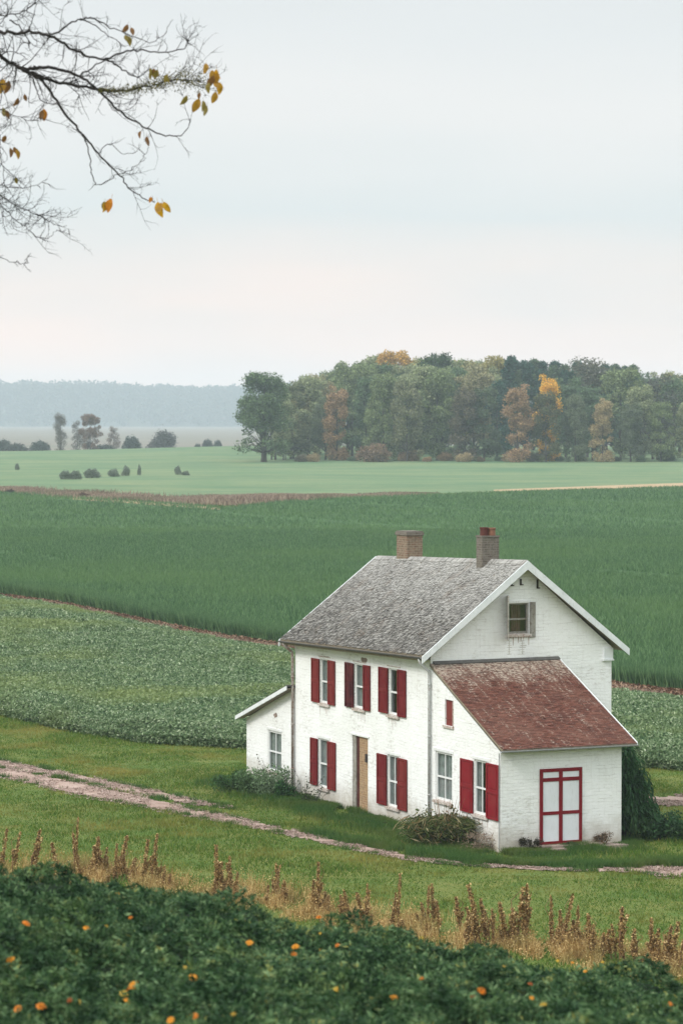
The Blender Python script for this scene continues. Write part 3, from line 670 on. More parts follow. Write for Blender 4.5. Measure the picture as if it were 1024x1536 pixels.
# ridge tiles
mb = MB(); n = 26
for k in range(n):
    ua = u0 + (u1 - .1 - u0) * k / n; ub = u0 + (u1 - .1 - u0) * (k + .97) / n; za, zb = zr(ua) + .03 + random.uniform(0, .015), zr(ub) + .03
    for s in (-1, 1): mb.hexa([(VR, ua, za - .03), (VR, ub, zb - .03), (VR + s * .15, ub, zb - .15), (VR + s * .15, ua, za - .15), (VR, ua, za), (VR, ub, zb), (VR + s * .16, ub, zb - .12), (VR + s * .16, ua, za - .12)])
mb.build('ridge_tiles', M['slate'], roof)
# barge boards on both gables
def barge(ub, th=.045, wdt=.21):
    mb = MB()
    for (va, za, vb, zb_) in ((-.46, ze(ub) - .03, VR, zr(ub) - .0), (WV + .44, zbE(ub) - .03, VR, zr(ub) - .0)):
        mb.hexa([(va, ub, za - wdt), (vb, ub, zb_ - wdt * 1.25), (vb, ub - th, zb_ - wdt * 1.25), (va, ub - th, za - wdt), (va, ub, za), (vb, ub, zb_ + .01), (vb, ub - th, zb_ + .01), (va, ub - th, za)])
    return mb.build('bargeboard', M['barge'], roof)
barge(u0 - .003); barge(u1 + .05)
# eaves gutters
def gutter(p, q, r, mat, parent, name='gutter'):
    p, q = Vector(p), Vector(q); mb = MB(); N = 7; ax = (q - p).normalized(); side = Vector((0, 0, 1)).cross(ax).normalized(); ring = []
    for pt_ in (p, q):
        for k in range(N + 1):
            t = PI + PI * k / N
            for rr in (r, r * .86): ring.append(pt_ + side * math.cos(t) * rr + Vector((0, 0, 1)) * math.sin(t) * rr)
    m_ = 2 * (N + 1)
    for k in range(N):
        a = 2 * k; b = 2 * k + 2
        mb.poly([ring[a], ring[b], ring[m_ + b], ring[m_ + a]]); mb.poly([ring[a + 1], ring[m_ + a + 1], ring[m_ + b + 1], ring[b + 1]])
        mb.poly([ring[a], ring[a + 1], ring[b + 1], ring[b]]); mb.poly([ring[m_ + a], ring[m_ + b], ring[m_ + b + 1], ring[m_ + a + 1]])
    e0, e1 = 0, 2 * N
    for e in (e0, e1): mb.poly([ring[e], ring[e + 1], ring[m_ + e + 1], ring[m_ + e]])
    return mb.build(name, mat, parent)
gutter((-.46, u0 + .05, ze(u0) - .05), (-.46, u1 - .05, ze(u1) - .05), .055, M['gutterd'], roof)
mb = MB(); mb.hexa([(-.40, u0 + .02, ze(u0) - .17), (-.40, u1 - .02, ze(u1) - .17), (-.37, u1 - .02, ze(u1) - .17), (-.37, u0 + .02, ze(u0) - .17), (-.40, u0 + .02, ze(u0) - .01), (-.40, u1 - .02, ze(u1) - .01), (-.37, u1 - .02, ze(u1) - .01), (-.37, u0 + .02, ze(u0) - .01)])
mb.hexa([(-.37, .02, ze(0) - .165), (-.37, uA - .02, ze(uA) - .165), (-.004, uA - .02, ze(uA) - .165), (-.004, .02, ze(0) - .165), (-.37, .02, ze(0) - .14), (-.37, uA - .02, ze(uA) - .14), (-.004, uA - .02, ze(uA) - .14), (-.004, .02, ze(0) - .14)])
mb.build('fascia', M['soffit'], roof)
# downpipes
mb = MB(); mb.tube([(-.44, -.10, ze(0) - .1), (-.40, -.10, ze(0) - .25), (-.10, -.09, ze(0) - .5), (-.08, -.08, ze(0) - .75), (-.08, -.08, .05)], .045, 8)
for z in (1.2, 3.0, 4.6): mb.tube([(-.08, -.08, z - .025), (-.08, -.08, z + .025)], .06, 8)
mb.build('downpipe', M['pipe'], house, True)['label'] = 'pale downpipe at the near corner'
mb = MB(); mb.tube([(-.44, uA + .02, ze(uA) - .1), (-.38, uA + .0, ze(uA) - .22), (-.12, uA + .02, ze(uA) - .42), (-.09, uA + .03, ze(uA) - .65), (-.09, uA + .03, .05)], .05, 8)
for z in (.9, 2.4, 4.0): mb.tube([(-.09, uA + .03, z - .025), (-.09, uA + .03, z + .025)], .065, 8)
mb.build('downpipe', M['pipeb'], house, True)['label'] = 'rusty downpipe at the far corner'
mb = MB(); mb.tube([(-.035, uC + .03, fwall(uC) - .05), (-.035, uC + .03, 0.1)], .014, 6); mb.build('wall_cable', M['gutter'], house)
# annex roof
eu = uC - .26; zE = 3.06; 
PAm = [(-.07, eu, zE), (aW + .38, eu, zE), (aW + .38, -.01, zA1 + .12), (-.03, -.01, zA1 + .10)]
ar = slab(PAm, .07).build('annex_roof', M['soffit'], house); ar['label'] = 'red-brown tiled shed roof with pale lichen'
shingles(PAm, .165, .085, .010, .06).build('roof_tiles', M['tile'], ar)
gutter((-.14, eu - .03, zE - .035), (aW + .42, eu - .03, zE - .035), .05, M['gutter'], ar)
mb = MB(); mb.hexa([(aW + .385, eu, zE - .09), (aW + .385, -.02, zA1 + .03), (aW + .41, -.02, zA1 + .03), (aW + .41, eu, zE - .09), (aW + .385, eu, zE + .03), (aW + .385, -.02, zA1 + .15), (aW + .41, -.02, zA1 + .15), (aW + .41, eu, zE + .03)])
mb.build('verge_board', M['barge'], ar)
mb = MB(); mb.hexa([(.08, -.12, zA1 + .08), (aW + .4, -.12, zA1 + .09), (aW + .4, -.004, zA1 + .13), (.08, -.004, zA1 + .12), (.08, -.12, zA1 + .11), (aW + .4, -.12, zA1 + .12), (aW + .4, -.004, zA1 + .19), (.08, -.004, zA1 + .18)]); mb.build('flashing', M['gutterd'], ar)
# lean-to roof
lu = uG + .24; zl = F0.pix(443, 1027)[1]; zl0 = F0.pix(370, 1070)[1]; sl = (zl0 - zl) / (uG - uA)
PLm = [(-.30, lu, zl + sl * (lu - uA)), (3.9, lu, zl + sl * (lu - uA)), (3.9, uA + .006, zl), (-.30, uA + .006, zl)]
lr = slab(PLm, .05).build('lean_to_roof', M['gutterd'], house); shingles(PLm, .22, .15, .012, .1).build('slates', M['slate'], lr)
mb = MB(); mb.hexa([(-.34, uA + .01, zl - .17), (-.34, lu, PLm[0][2] - .15), (-.305, lu, PLm[0][2] - .15), (-.305, uA + .01, zl - .17), (-.34, uA + .01, zl - .03), (-.34, lu, PLm[0][2] - .02), (-.305, lu, PLm[0][2] - .02), (-.305, uA + .01, zl - .03)]); mb.build('bargeboard', M['barge'], lr)
mb = MB(); mb.hexa([(-.305, uA + .01, zl - .14), (-.305, lu, PLm[0][2] - .12), (-.004, lu, PLm[0][2] - .12), (-.004, uA + .01, zl - .14), (-.305, uA + .01, zl - .12), (-.305, lu, PLm[0][2] - .10), (-.004, lu, PLm[0][2] - .10), (-.004, uA + .01, zl - .12)]); mb.build('soffit', M['soffit'], lr)
# chimneys
def on_roof(px, py):       # point where the ray meets the front slope
    o, d = lray(px, py); best = None
    for k in range(4000):
        t = 85 + k * .01; p = o + d * t
        if p.z < slope_front(p.y, p.x) and p.x < VR + .3: return p
    return o + d * 100
def chimney(p, wv, wu, ztop, mat, capm, lab, pots=False):
    v, u = p.x, p.y; z0 = slope_front(u, v) - .6; mb = MB(); mb.box(v, v + wv, u, u + wu, z0, ztop - .12)
    ch = mb.build('chimney', mat, roof); ch['label'] = lab
    return ch, v, u
pa = on_roof(610, 840); print('chimA', pa); pb = on_roof(722.5, 853); print('chimB', pb)
zta = (CAM + ray(610, 798) * ray(610, 798).dot(Vector((0, 1, 0))) * (house.location + Rot @ pa).y).z
cha, v, u = chimney(pa, .58, .80, zta, M['chim_a'], None, 'squat tan brick chimney with dark corbelled cap')
o = MB(); o.box(v - .04, v + .62, u - .04, u + .84, zta - .12, zta - .03); o.box(v - .015, v + .595, u - .015, u + .815, zta - .03, zta + .02)
# caps are part of the chimney's own mesh level: a proud course of dark brick
def add_child(mb, name, mat, parent):
    ob = mb.build(name, mat, house); return ob
add_child(o, 'chimney_cap', M['chim_b'], roof)
wpb = house.location + Rot @ pb; ztb = (CAM + ray(722, 806) * wpb.y).z
chb, v, u = chimney(pb, .60, .40, ztb + .12, M['chim_b'], None, 'slimmer grey chimney carrying two clay pots')
mb = MB(); mb.box(v - .02, v + .62, u - .02, u + .42, ztb, ztb + .05); add_child(mb, 'chimney_cap', M['chim_b'], roof)
for dv, r_, h_, mt in ((.17, .135, .26, 'pot_a'), (.43, .135, .24, 'pot_b')):
    mb = MB(); c = (v + dv, u + .2); prof = [(r_, 0), (r_ * .93, h_ * .75), (r_ * 1.05, h_ * .82), (r_ * 1.05, h_), (r_ * .7, h_), (r_ * .7, h_ * .3)]; N = 14; base = []
    for (rr, zz) in prof:
        base.append(len(mb.v)); mb.v += [(c[0] + rr * math.cos(2 * PI * k / N), c[1] + rr * math.sin(2 * PI * k / N), ztb + .05 + zz) for k in range(N)]
    for i in range(len(prof) - 1):
        for k in range(N): mb.f.append((base[i] + k, base[i] + (k + 1) % N, base[i + 1] + (k + 1) % N, base[i + 1] + k)); mb.m.append(0)
    mb.build('chimney_pot', M[mt], house)
house_poly = []
for (a, b) in ((-.05, uC - .05), (aW + .05, uC - .05), (aW + .05, 0), (WV, 0), (WV, uA), (3.6, uA), (3.6, uG), (-.05, uG)):
    p = B + Rot @ Vector((a, b, 0)); house_poly.append((p.x, p.y))
def hw(a, b, z=0): return B + Rot @ Vector((a, b, z))
# ------------------------------------------------------------------ lawn grass
def view_pts(n, y0, y1, margin=1.25, power=0):
    """random ground points inside the (widened) view wedge"""
    y = y0 + (y1 - y0) * RNG.random(n * 2); keep = RNG.random(n * 2) < y / y1; y = y[keep][:n]
    x = (RNG.random(len(y)) * 2 - 1) * y * .1125 * margin; return x, y
def not_track(x, y):
    k = np.ones(len(x), bool)
    for t in TRACKS: k &= ~in_poly(x, y, t)
    k &= ~in_poly(x, y, house_poly); return k
x, y = view_pts(720000, 66, 160); a_near = np.array(polyA[:120])
lim = np.interp(x, a_near[:, 0], a_near[:, 1]) + .3
k = (y < lim) & not_track(x, y)
x, y = x[k], y[k]; tuft = vnoise(x, y, .55, 11) * vnoise(x, y, 2.7, 12)
H = (.035 + .16 * tuft ** 1.2) * RNG.uniform(.5, 1.5, len(x)); P = np.stack([x, y, gz(x, y)], 1)
V, F = blades(P, H, .022 + .02 * RNG.random(len(x)), .5)
tag(link('grass', np_mesh('grass', V, F, M['grass'])), 'mown green grass of the yard around the farmhouse', 'grass', kind='stuff')
print('lawn', len(x))
# taller darker grass hugging the house, the track edges and the bank
xs_, ys_ = [], []
def along(p, q, n, w, side=1.0):
    p, q = Vector(p[:2]), Vector(q[:2]); t = RNG.random(n); off = np.abs(RNG.normal(size=n)) * w * side
    d = (q - p).normalized(); nn = Vector((d.y, -d.x)); xs_.append(p.x + (q.x - p.x) * t + nn.x * off); ys_.append(p.y + (q.y - p.y) * t + nn.y * off)
fa, fb, fc = hw(-.03, uG + .5), hw(-.03, uC), hw(aW + .4, uC - .0)
along(fb, fa, 52000, -.75); along(fb, fc, 16000, .55); along(hw(aW, uC), hw(aW, 2), 3000, .5)
for tr, e0, e1 in ((tr3, 0, 1),):
    T = np.array(tr); h2 = len(T) // 2; top = T[h2:]; i = RNG.integers(0, len(top), 26000); xs_.append(top[i, 0] + RNG.normal(size=26000) * .3); ys_.append(top[i, 1] + np.abs(RNG.normal(size=26000)) * .6)
te = []
for tr in TRACKS:
    T = np.array(tr); i = RNG.integers(0, len(T), 9000); te.append(T[i] + RNG.normal(size=(9000, 2)) * np.array([.12, .06]))
te = np.concatenate(te); te = te[vnoise(te[:, 0], te[:, 1], .5, 71) > .60]
x = np.concatenate(xs_); y = np.concatenate(ys_); k = not_track(x, y) & (vnoise(x, y, .8, 9) > .22); x, y = np.concatenate([x[k], te[:, 0]]), np.concatenate([y[k], te[:, 1]])
H = .07 + .05 * (np.arange(len(x)) < k.sum()) + .24 * RNG.random(len(x)) * vnoise(x, y, .9, 5); V, F = blades(np.stack([x, y, gz(x, y)], 1), H, .022, .4)
tag(link('tall_grass', np_mesh('tall_grass', V, F, M['deepgrass'])), 'tall dark grass along the foot of the farmhouse walls and the footpath', 'grass', kind='stuff')
# ------------------------------------------------------------------ crop nearest the house
x, y = view_pts(880000, 96, 225, 1.22); A_ = np.array(polyA); na = 120
lo = np.interp(x, A_[:na, 0], A_[:na, 1]); Bf = A_[na:][::-1]; hi = np.interp(x, Bf[:, 0], Bf[:, 1])
ne = 130000; xe = (RNG.random(ne) * 2 - 1) * 21; le = np.interp(xe, A_[:na, 0], A_[:na, 1]); x = np.concatenate([x, xe]); y = np.concatenate([y, le + 2.0 * RNG.random(ne) ** 1.3]); lo = np.concatenate([lo, le]); hi = np.concatenate([hi, np.interp(xe, Bf[:, 0], Bf[:, 1])])
k = (y > lo + .3 * (vnoise(x, y, 1.5, 2) - .5)) & (y < hi - .4) & not_track(x, y); x, y, lo, hi = x[k], y[k], lo[k], hi[k]
top = .42 + .34 * vnoise(x, y, 1.1, 21) + .18 * vnoise(x, y, 4, 22)
top = top * (.55 + .45 * sst(y - lo, 0, 1.0)) * (.45 + .55 * sst(hi - y, 0, 14))
z = gz(x, y) + top * np.where(y - lo < 1.5, RNG.random(len(x)) ** .6, 1 - .45 * RNG.random(len(x)) ** 2)
L = RNG.uniform(.09, .20, len(x)) * (1 + sst(y, 140, 210) * .5)
V, F = leaves(np.stack([x, y, z], 1), L, L * .45, .35)
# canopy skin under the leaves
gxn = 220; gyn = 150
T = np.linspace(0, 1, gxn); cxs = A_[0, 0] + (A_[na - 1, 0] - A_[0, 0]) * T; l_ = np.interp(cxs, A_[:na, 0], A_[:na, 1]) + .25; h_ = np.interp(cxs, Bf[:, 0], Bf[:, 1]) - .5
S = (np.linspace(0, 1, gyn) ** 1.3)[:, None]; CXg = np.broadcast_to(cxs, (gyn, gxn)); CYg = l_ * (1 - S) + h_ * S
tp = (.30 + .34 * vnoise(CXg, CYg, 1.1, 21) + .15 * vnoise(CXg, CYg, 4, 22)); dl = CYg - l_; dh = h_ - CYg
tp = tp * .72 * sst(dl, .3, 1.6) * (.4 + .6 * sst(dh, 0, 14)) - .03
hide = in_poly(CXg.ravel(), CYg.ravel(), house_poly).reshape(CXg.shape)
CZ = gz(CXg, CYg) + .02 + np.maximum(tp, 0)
i2 = np.arange(gxn * gyn).reshape(gyn, gxn); F2 = np.stack([i2[:-1, :-1], i2[:-1, 1:], i2[1:, 1:], i2[1:, :-1]], -1).reshape(-1, 4)
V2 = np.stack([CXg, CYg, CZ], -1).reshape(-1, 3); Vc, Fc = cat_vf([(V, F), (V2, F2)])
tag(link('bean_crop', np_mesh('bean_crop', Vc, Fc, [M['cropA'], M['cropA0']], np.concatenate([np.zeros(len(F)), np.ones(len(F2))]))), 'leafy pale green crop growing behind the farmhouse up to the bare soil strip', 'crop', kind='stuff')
print('cropA', len(x))
# ------------------------------------------------------------------ wheat-like crop beyond the soil strip
Bp = np.array(polyB); nb = 160; Bn = Bp[:nb]; Bfar = Bp[nb:][::-1]
x1, y1 = view_pts(330000, 118, 310, 1.25); x2, y2 = view_pts(260000, 150, 560, 1.2)
x = np.concatenate([x1, x2]); y = np.concatenate([y1, y2])
lo = np.interp(x, Bn[:, 0], Bn[:, 1]); hi = np.interp(x, Bfar[:, 0], Bfar[:, 1])
# tramlines left by the tractor: thin gaps running slightly across the slope
tl = np.abs(((y - lo) - 3.2 * (vnoise(x, y, 40, 4) - .5)) % 62 - 40); tl = (tl < 2.6) & (y - lo > 12) & (vnoise(x, y, 16, 31) > .38)
k = (y > lo + .1) & (y < hi) & ~tl; x, y, lo = x[k], y[k], lo[k]
H = .22 + .22 * RNG.random(len(x)) + .12 * vnoise(x, y, 3, 6) + .32 * (1 - sst(y - lo, 0, 3.0))
zb = gz(x, y) + .34 * sst(y - lo, .5, 5.6); V, F = blades(np.stack([x, y, zb], 1), H, .05 + .05 * RNG.random(len(x)) + .09 * sst(y, 240, 480), .35)
ne = 110000; xe = (RNG.random(ne) * 2 - 1) * 34; le = np.interp(xe, Bn[:, 0], Bn[:, 1]); ye = le + .5 * (vnoise(xe, le, 1.7, 88) - .5) * 2 + 5.5 * RNG.random(ne) ** 1.4
V9, F9 = blades(np.stack([xe, ye, gz(xe, ye)], 1), .55 + .40 * RNG.random(ne), .05 + .04 * RNG.random(ne), .16); V, F = cat_vf([(V, F), (V9, F9)])
tag(link('wheat_crop', np_mesh('wheat_crop', V, F, M['cropB'])), 'dense dark green cereal crop filling the wide field behind the soil strip', 'crop', kind='stuff')
print('cropB', len(x))
# tufts of straw on the soil strip
Np = 44000; t = RNG.random(Np); e0 = np.array(gxy(E_A1)); X = -60 + 120 * t; Y = np.interp(X, e0[:, 0], e0[:, 1], left=e0[0, 1], right=e0[-1, 1]) + RNG.normal(size=Np) * 1.0 + 1.2
k = (np.abs(X) < Y * .15) & (vnoise(X, Y, 1.6, 77) > .38); X, Y = X[k], Y[k]; V, F = blades(np.stack([X, Y, gz(X, Y)], 1), .10 + .15 * RNG.random(len(X)), .05, .7)
tag(link('straw', np_mesh('straw', V, F, M['brush'])), 'dry brown straw littering the bare soil strip between the two crops', 'straw', kind='stuff')
M['clod'] = m_leaf('soil_clods', [(0, (.05, .028, .018)), (.5, (.13, .07, .045)), (.8, (.30, .19, .12)), (1, (.45, .34, .24))], None)
Np = 26000; e1 = np.array(gxy(E_B0)); X = RNG.uniform(-40, 40, Np); ya = np.interp(X, e0[:, 0], e0[:, 1]); yb = np.interp(X, e1[:, 0], e1[:, 1]); Y = ya + (yb - ya) * RNG.random(Np)
P = np.stack([X, Y, gz(X, Y) + .04], 1); V, F = leaves(P, RNG.uniform(.08, .28, Np), RNG.uniform(.06, .2, Np), .8)
tag(link('soil_clods', np_mesh('soil_clods', V, F, M['clod'])), 'rough earth clods and stubble scattered over the bare soil strip', 'soil', kind='stuff')
# brown grass verge between the fields, far off
Np = 60000; px = RNG.random(Np) * 720 - 60; e = [(-60, 734), (0, 739), (130, 748), (240, 753), (340, 756), (420, 752), (520, 748), (660, 743)]
pe = np.array([ground(*q)[:2] for q in e]); X = np.interp(px, [q[0] for q in e], pe[:, 0]); Y = np.interp(px, [q[0] for q in e], pe[:, 1])
Y = Y + RNG.normal(size=Np) * 3.6 * (.4 + .8 * np.interp(px, [0, 100, 400, 660], [.5, 1, 1, .3])); wv = vnoise(X, Y, 8, 41)
k = (wv > .28) | (RNG.random(Np) < .3); X, Y, wv, px = X[k], Y[k], wv[k], px[k]
H = (.35 + .95 * wv * RNG.random(len(X))) * np.interp(px, [0, 60, 420, 660], [.8, 1, .9, .35]); V, F = blades(np.stack([X, Y, gz(X, Y) + .2], 1), H, .22, .3)
tag(link('dry_verge', np_mesh('dry_verge', V, F, M['brush'])), 'brown dry grass verge crossing between the dark field and the pale far field', 'grass', kind='stuff')
# ------------------------------------------------------------------ trees
def lobes_crown(seed, n_lobes, rx, rz, n_leaf, size, base=.25, spiky=False, lobe=.36):
    """leaf clumps through lobes of a unit crown (height 1 tree): z from base to 1"""
    r = np.random.default_rng(seed); P = []
    C = []
    for i in range(n_lobes):
        t = r.random() ** .8; zc = base + (1 - base) * (.05 + .87 * t)
        prof = math.sqrt(max(.02, 1 - ((zc - base) / (1 - base) * 1.45 - .50) ** 2 / 1.05)) if not spiky else max(.12, 1.02 - (zc - base) / (1 - base))
        a = r.random() * 2 * PI; d = rx * prof * (.25 + .65 * math.sqrt(r.random())); C.append((d * math.cos(a), d * math.sin(a), zc, rx * lobe * (.6 + .7 * r.random()) * (1 if not spiky else .75)))
    C = np.array(C); w = C[:, 3] ** 2; w /= w.sum(); idx = r.choice(len(C), n_leaf, p=w)
    d = r.normal(size=(n_leaf, 3)); d /= np.linalg.norm(d, axis=1)[:, None]; rad = (r.random(n_leaf) ** .35) * (.8 + .35 * r.random(n_leaf))
    P = C[idx, :3] + d * (rad * C[idx, 3])[:, None] * np.array([1, 1, .8 if not spiky else 1.25])
    P = P + r.normal(size=P.shape) * .006; P = P[P[:, 2] > base * .7 + .004]
    return P, C
def crown_mesh(name, P, size, mat, up=.6):
    s = size * RNG.uniform(.6, 1.4, len(P)); V, F = leaves(P, s, s * .75, up); return np_mesh(name, V, F, mat)
def trunk_mesh(name, C, rt, top, mat, lean=0, forks=6, seed=1):
    r = random.Random(seed); mb = MB(); pts = [(0, 0, -.02)]; n = 6
    for i in range(1, n + 1): pts.append((lean * i / n + r.uniform(-1, 1) * .006, r.uniform(-1, 1) * .006, top * i / n))
    mb.tube(pts, [rt * (1.25 if i == 0 else 1) * (1 - .75 * i / n) for i in range(n + 1)], 7)
    for c in sorted(C.tolist(), key=lambda q: q[2])[:forks * 2]:
        z0 = min(top * .95, max(.12, c[2] - .12 - .15 * r.random())); a = Vector((lean * z0 / top, 0, z0)); b = Vector(c[:3])
        m_ = (a + b) / 2 + Vector((0, 0, -.01)); mb.tube([a, m_, b], [rt * .42, rt * .28, rt * .1], 5)
    return mb.mesh(name, mat)
KIND = {}
def make_kind(key, seed, n_lobes, rx, n_leaf, size, base, rt, spiky=False, lobe=.36, top=.75):
    P, C = lobes_crown(seed, n_lobes, rx, 1, n_leaf, size, base, spiky, lobe)
    KIND[key] = (trunk_mesh('trunk', C, rt, top, M['ftrunk'], seed=seed), crown_mesh('crown', P, size, M['gleaf']))
make_kind('oval1', 1, 54, .24, 14000, .020, .02, .014, lobe=.34)
make_kind('oval2', 2, 48, .22, 12000, .020, .04, .013, lobe=.36)
make_kind('oval3', 3, 60, .27, 15000, .020, .0, .015, lobe=.30)
make_kind('wide', 4, 40, .30, 11000, .021, .16, .022, lobe=.26)
make_kind('tall', 5, 44, .15, 11000, .018, .0, .010, lobe=.50)
make_kind('lone', 15, 80, .26, 19000, .020, .10, .018, lobe=.36, top=.85)
make_kind('pine', 6, 60, .17, 10000, .018, .05, .010, spiky=True, lobe=.26, top=.97)
make_kind('pine2', 16, 52, .15, 9000, .018, .05, .010, spiky=True, lobe=.28, top=.98)
make_kind('sparse', 7, 40, .18, 6500, .019, .10, .011, lobe=.52, top=.9)
make_kind('sparse2', 8, 36, .16, 4600, .019, .10, .011, lobe=.52, top=.9)
make_kind('round', 9, 22, .48, 6000, .050, .0, .03, lobe=.50, top=.6)
make_kind('low', 10, 26, .8, 6000, .085, .0, .03, lobe=.50, top=.4)
def dome_kind(seed, n=4500):
    r = np.random.default_rng(seed); d = r.normal(size=(n, 3)); d[:, 2] = np.abs(d[:, 2]); d /= np.linalg.norm(d, axis=1)[:, None]
    nz = .82 + .30 * vnoise(d[:, 0] * 3 + 9, d[:, 1] * 3 + d[:, 2] * 4 + 9, 1, seed); rad = nz * r.random(n) ** .25
    P = d * rad[:, None] * np.array([.48, .48, 1]); P[:, :2] *= (1 + .12 * r.normal(size=(n, 1))); P[:, 2] = P[:, 2] ** .62 * (.86 + .07 * r.normal(size=n)); P[:, 0] += .10 * np.sin(P[:, 2] * 7 + seed)
    C = np.stack([r.uniform(-.3, .3, 8), r.uniform(-.3, .3, 8), r.uniform(.3, .8, 8), np.full(8, .1)], 1)
    return trunk_mesh('trunk', C, .03, .6, M['ftrunk'], seed=seed), crown_mesh('crown', P, .055, M['gleaf'])
KIND['round'] = dome_kind(19); KIND['dome'] = dome_kind(23)
NT_COUNT = {}
def tree(kind, px, pyb, pyt, D, col, label, cat='tree', name='forest_tree', group=None, wsc=1.0, rz=None, twin=0):
    """a tree standing on the ground at depth D below photo column px with its top at row pyt"""
    X = (px - CX) / FPX * D
    if D is None: pass
    z = g(X, D); top = (CAM + ray(px, pyt) * D).z; H = max(1.0, top - z)
    o = empty(name, (X, D, z - .1), random.uniform(0, 6.28) if rz is None else rz); o.scale = (H * wsc, H * wsc, H)
    tag(o, label, cat, group)
    tr, cr = KIND[kind]
    link('trunk', tr, o)
    if twin:
        for q in range(twin):
            t2 = link('trunk', tr, o); t2.location = ((q + 1) * .09 - .05 * twin, (-1) ** q * .03, 0); t2.rotation_euler = (.05 * (-1) ** q, .07, q); t2.scale = (.8, .8, .9)
    c = link('crown', cr, o); c.color = (*col, 1)
    return o
GR = (.175, .22, .10); DG = (.10, .155, .082); GG = (.25, .28, .15); OL = (.28, .26, .115); TAN = (.36, .28, .15); BRN = (.34, .22, .12); YEL = (.70, .42, .06); ORG = (.26, .18, .10); TEAL = (.040, .098, .070); GY = (.27, .25, .14)
WG = 'trees of the wood beyond the fields'
front = [  # kind, px, top, D, colour, width, words
 ('lone', 397, 556, 655, (.10, .15, .07), 1.12, 'tall grey-green tree standing free at the left end of the wood', 2),
 ('oval1', 425, 585, 668, GG, .72, 'thin grey-green tree just right of the free-standing tall tree', 1),
 ('oval2', 448, 575, 690, OL, .9, 'olive tree where the wood begins, behind the gap with visible trunks', 0),
 ('oval1', 478, 556, 705, GY, 1.0, 'dull olive-brown tree rising near the left end of the wood', 0),
 ('tall', 505, 572, 668, BRN, 1.0, 'slender rusty-brown tree in front of the dark green trees, left part of the wood', 0),
 ('oval3', 528, 540, 700, GR, .9, 'broad green tree behind the slender rusty-brown one', 0),
 ('oval2', 556, 560, 672, DG, .95, 'dark green tree with a bare trunk showing at its foot, left part of the wood', 1),
 ('wide', 590, 520, 735, (.46, .28, .07), .75, 'golden-brown tree topping the wood at its highest point', 0),
 ('oval1', 625, 543, 672, GG, 1.05, 'full grey-green tree with pale upper left side, centre-left of the wood', 0),
 ('oval3', 655, 548, 668, GR, .85, 'big rounded green tree reaching to the ground, centre-left of the wood', 0),
 ('oval2', 655, 523, 728, (.05, .09, .035), .95, 'fresh green crown on the skyline right of the golden-brown top', 0),
 ('oval1', 710, 540, 668, GY, .95, 'tall pale olive tree in the middle of the wood', 0),
 ('wide', 735, 528, 720, (.30, .26, .09), .72, 'mustard-green crown on the skyline in the middle of the wood', 0),
 ('tall', 697, 575, 662, (.13, .115, .075), 1.1, 'narrow beige-green tree in the middle of the wood', 0),
 ('pine2', 765, 528, 715, TEAL, 1.3, 'dark blue-green conifer left of the group of conifers on the skyline', 0),
 ('tall', 776, 569, 655, BRN, 1.15, 'tall rusty-tan tree with leaves down to the ground, right of centre', 0),
 ('tall', 822, 554, 662, YEL, .85, 'tree with a bright yellow top, right of the rusty-tan one', 0),
 ('oval3', 818, 585, 655, (.10, .11, .05), .8, 'olive tree filling the space below the bright yellow top', 0),
 ('oval1', 848, 560, 675, DG, .95, 'dark green tree right of the bright yellow top', 0),
 ('sparse', 880, 536, 690, (.12, .12, .085), 1.2, 'pale grey-olive thin-leaved tree reaching the skyline in the right half', 0),
 ('tall', 903, 591, 655, TAN, 1.0, 'small tan tree in front of the green trees, right part of the wood', 0),
 ('oval2', 930, 545, 680, GR, 1.1, 'rounded grey-green tree beside the small tan tree', 0),
 ('oval3', 960, 575, 660, GG, .85, 'low grey-green tree at the right, reaching the grass', 0),
 ('sparse2', 985, 556, 672, (.085, .09, .07), 1.3, 'sparse tree whose grey branches show through, near the right end of the wood', 1),
 ('sparse', 1010, 562, 680, DG, 1.1, 'dark thin-leaved tree near the right edge of the picture', 0),
 ('oval1', 1035, 590, 660, GG, .9, 'grey-green tree cut by the right edge of the picture', 0),
 ('oval1', 413, 572, 672, GR, .95, 'dark green tree close behind the left-end tree, filling its right side', 1),
 ('oval2', 436, 566, 678, (.17, .19, .10), 1.1, 'grey-olive tree joining the left-end tree to the rest of the wood', 1),
 ('oval3', 462, 560, 690, GG, 1.0, 'pale grey-green tree behind the start of the wood', 0),
 ('oval1', 488, 590, 672, (.13, .16, .09), .9, 'low dull green tree left of the slender rusty-brown one', 0),
 ('oval3', 575, 556, 664, GR, .85, 'green tree with full foliage to the ground, below the golden-brown top', 0),
 ('oval1', 610, 566, 660, (.19, .20, .11), .8, 'pale green tree left of the big rounded one', 0),
 ('oval2', 725, 575, 664, (.10, .14, .08), 1.0, 'dull green tree reaching the ground left of the dark blue-green one', 0),
 ('oval3', 862, 590, 657, (.14, .17, .10), .8, 'low grey-green tree left of the small tan tree', 0),
 ('oval1', 888, 575, 668, DG, 1.0, 'dark tree behind the small tan tree', 0),
 ('oval1', 945, 600, 656, (.12, .15, .09), .9, 'short dull green tree right of the small tan one', 0),
 ('oval2', 990, 598, 658, GR, 1.0, 'short green tree near the right end of the wood', 0),
 ('oval2', 590, 580, 690, DG, .9, 'dark green tree below the golden-brown top', 0),
 ('oval2', 745, 565, 690, TEAL, 1.0, 'dark blue-green tree left of the tall rusty-tan one', 0),
 ('oval1', 685, 545, 700, DG, .9, 'dark green tree between the rounded green and the pale olive trees', 0),
]
for i, (kd, px, pt_, D, c, w_, lb, tw) in enumerate(front): tree(kd, px, 690, pt_, D, c, lb, group=WG, wsc=w_, twin=tw)
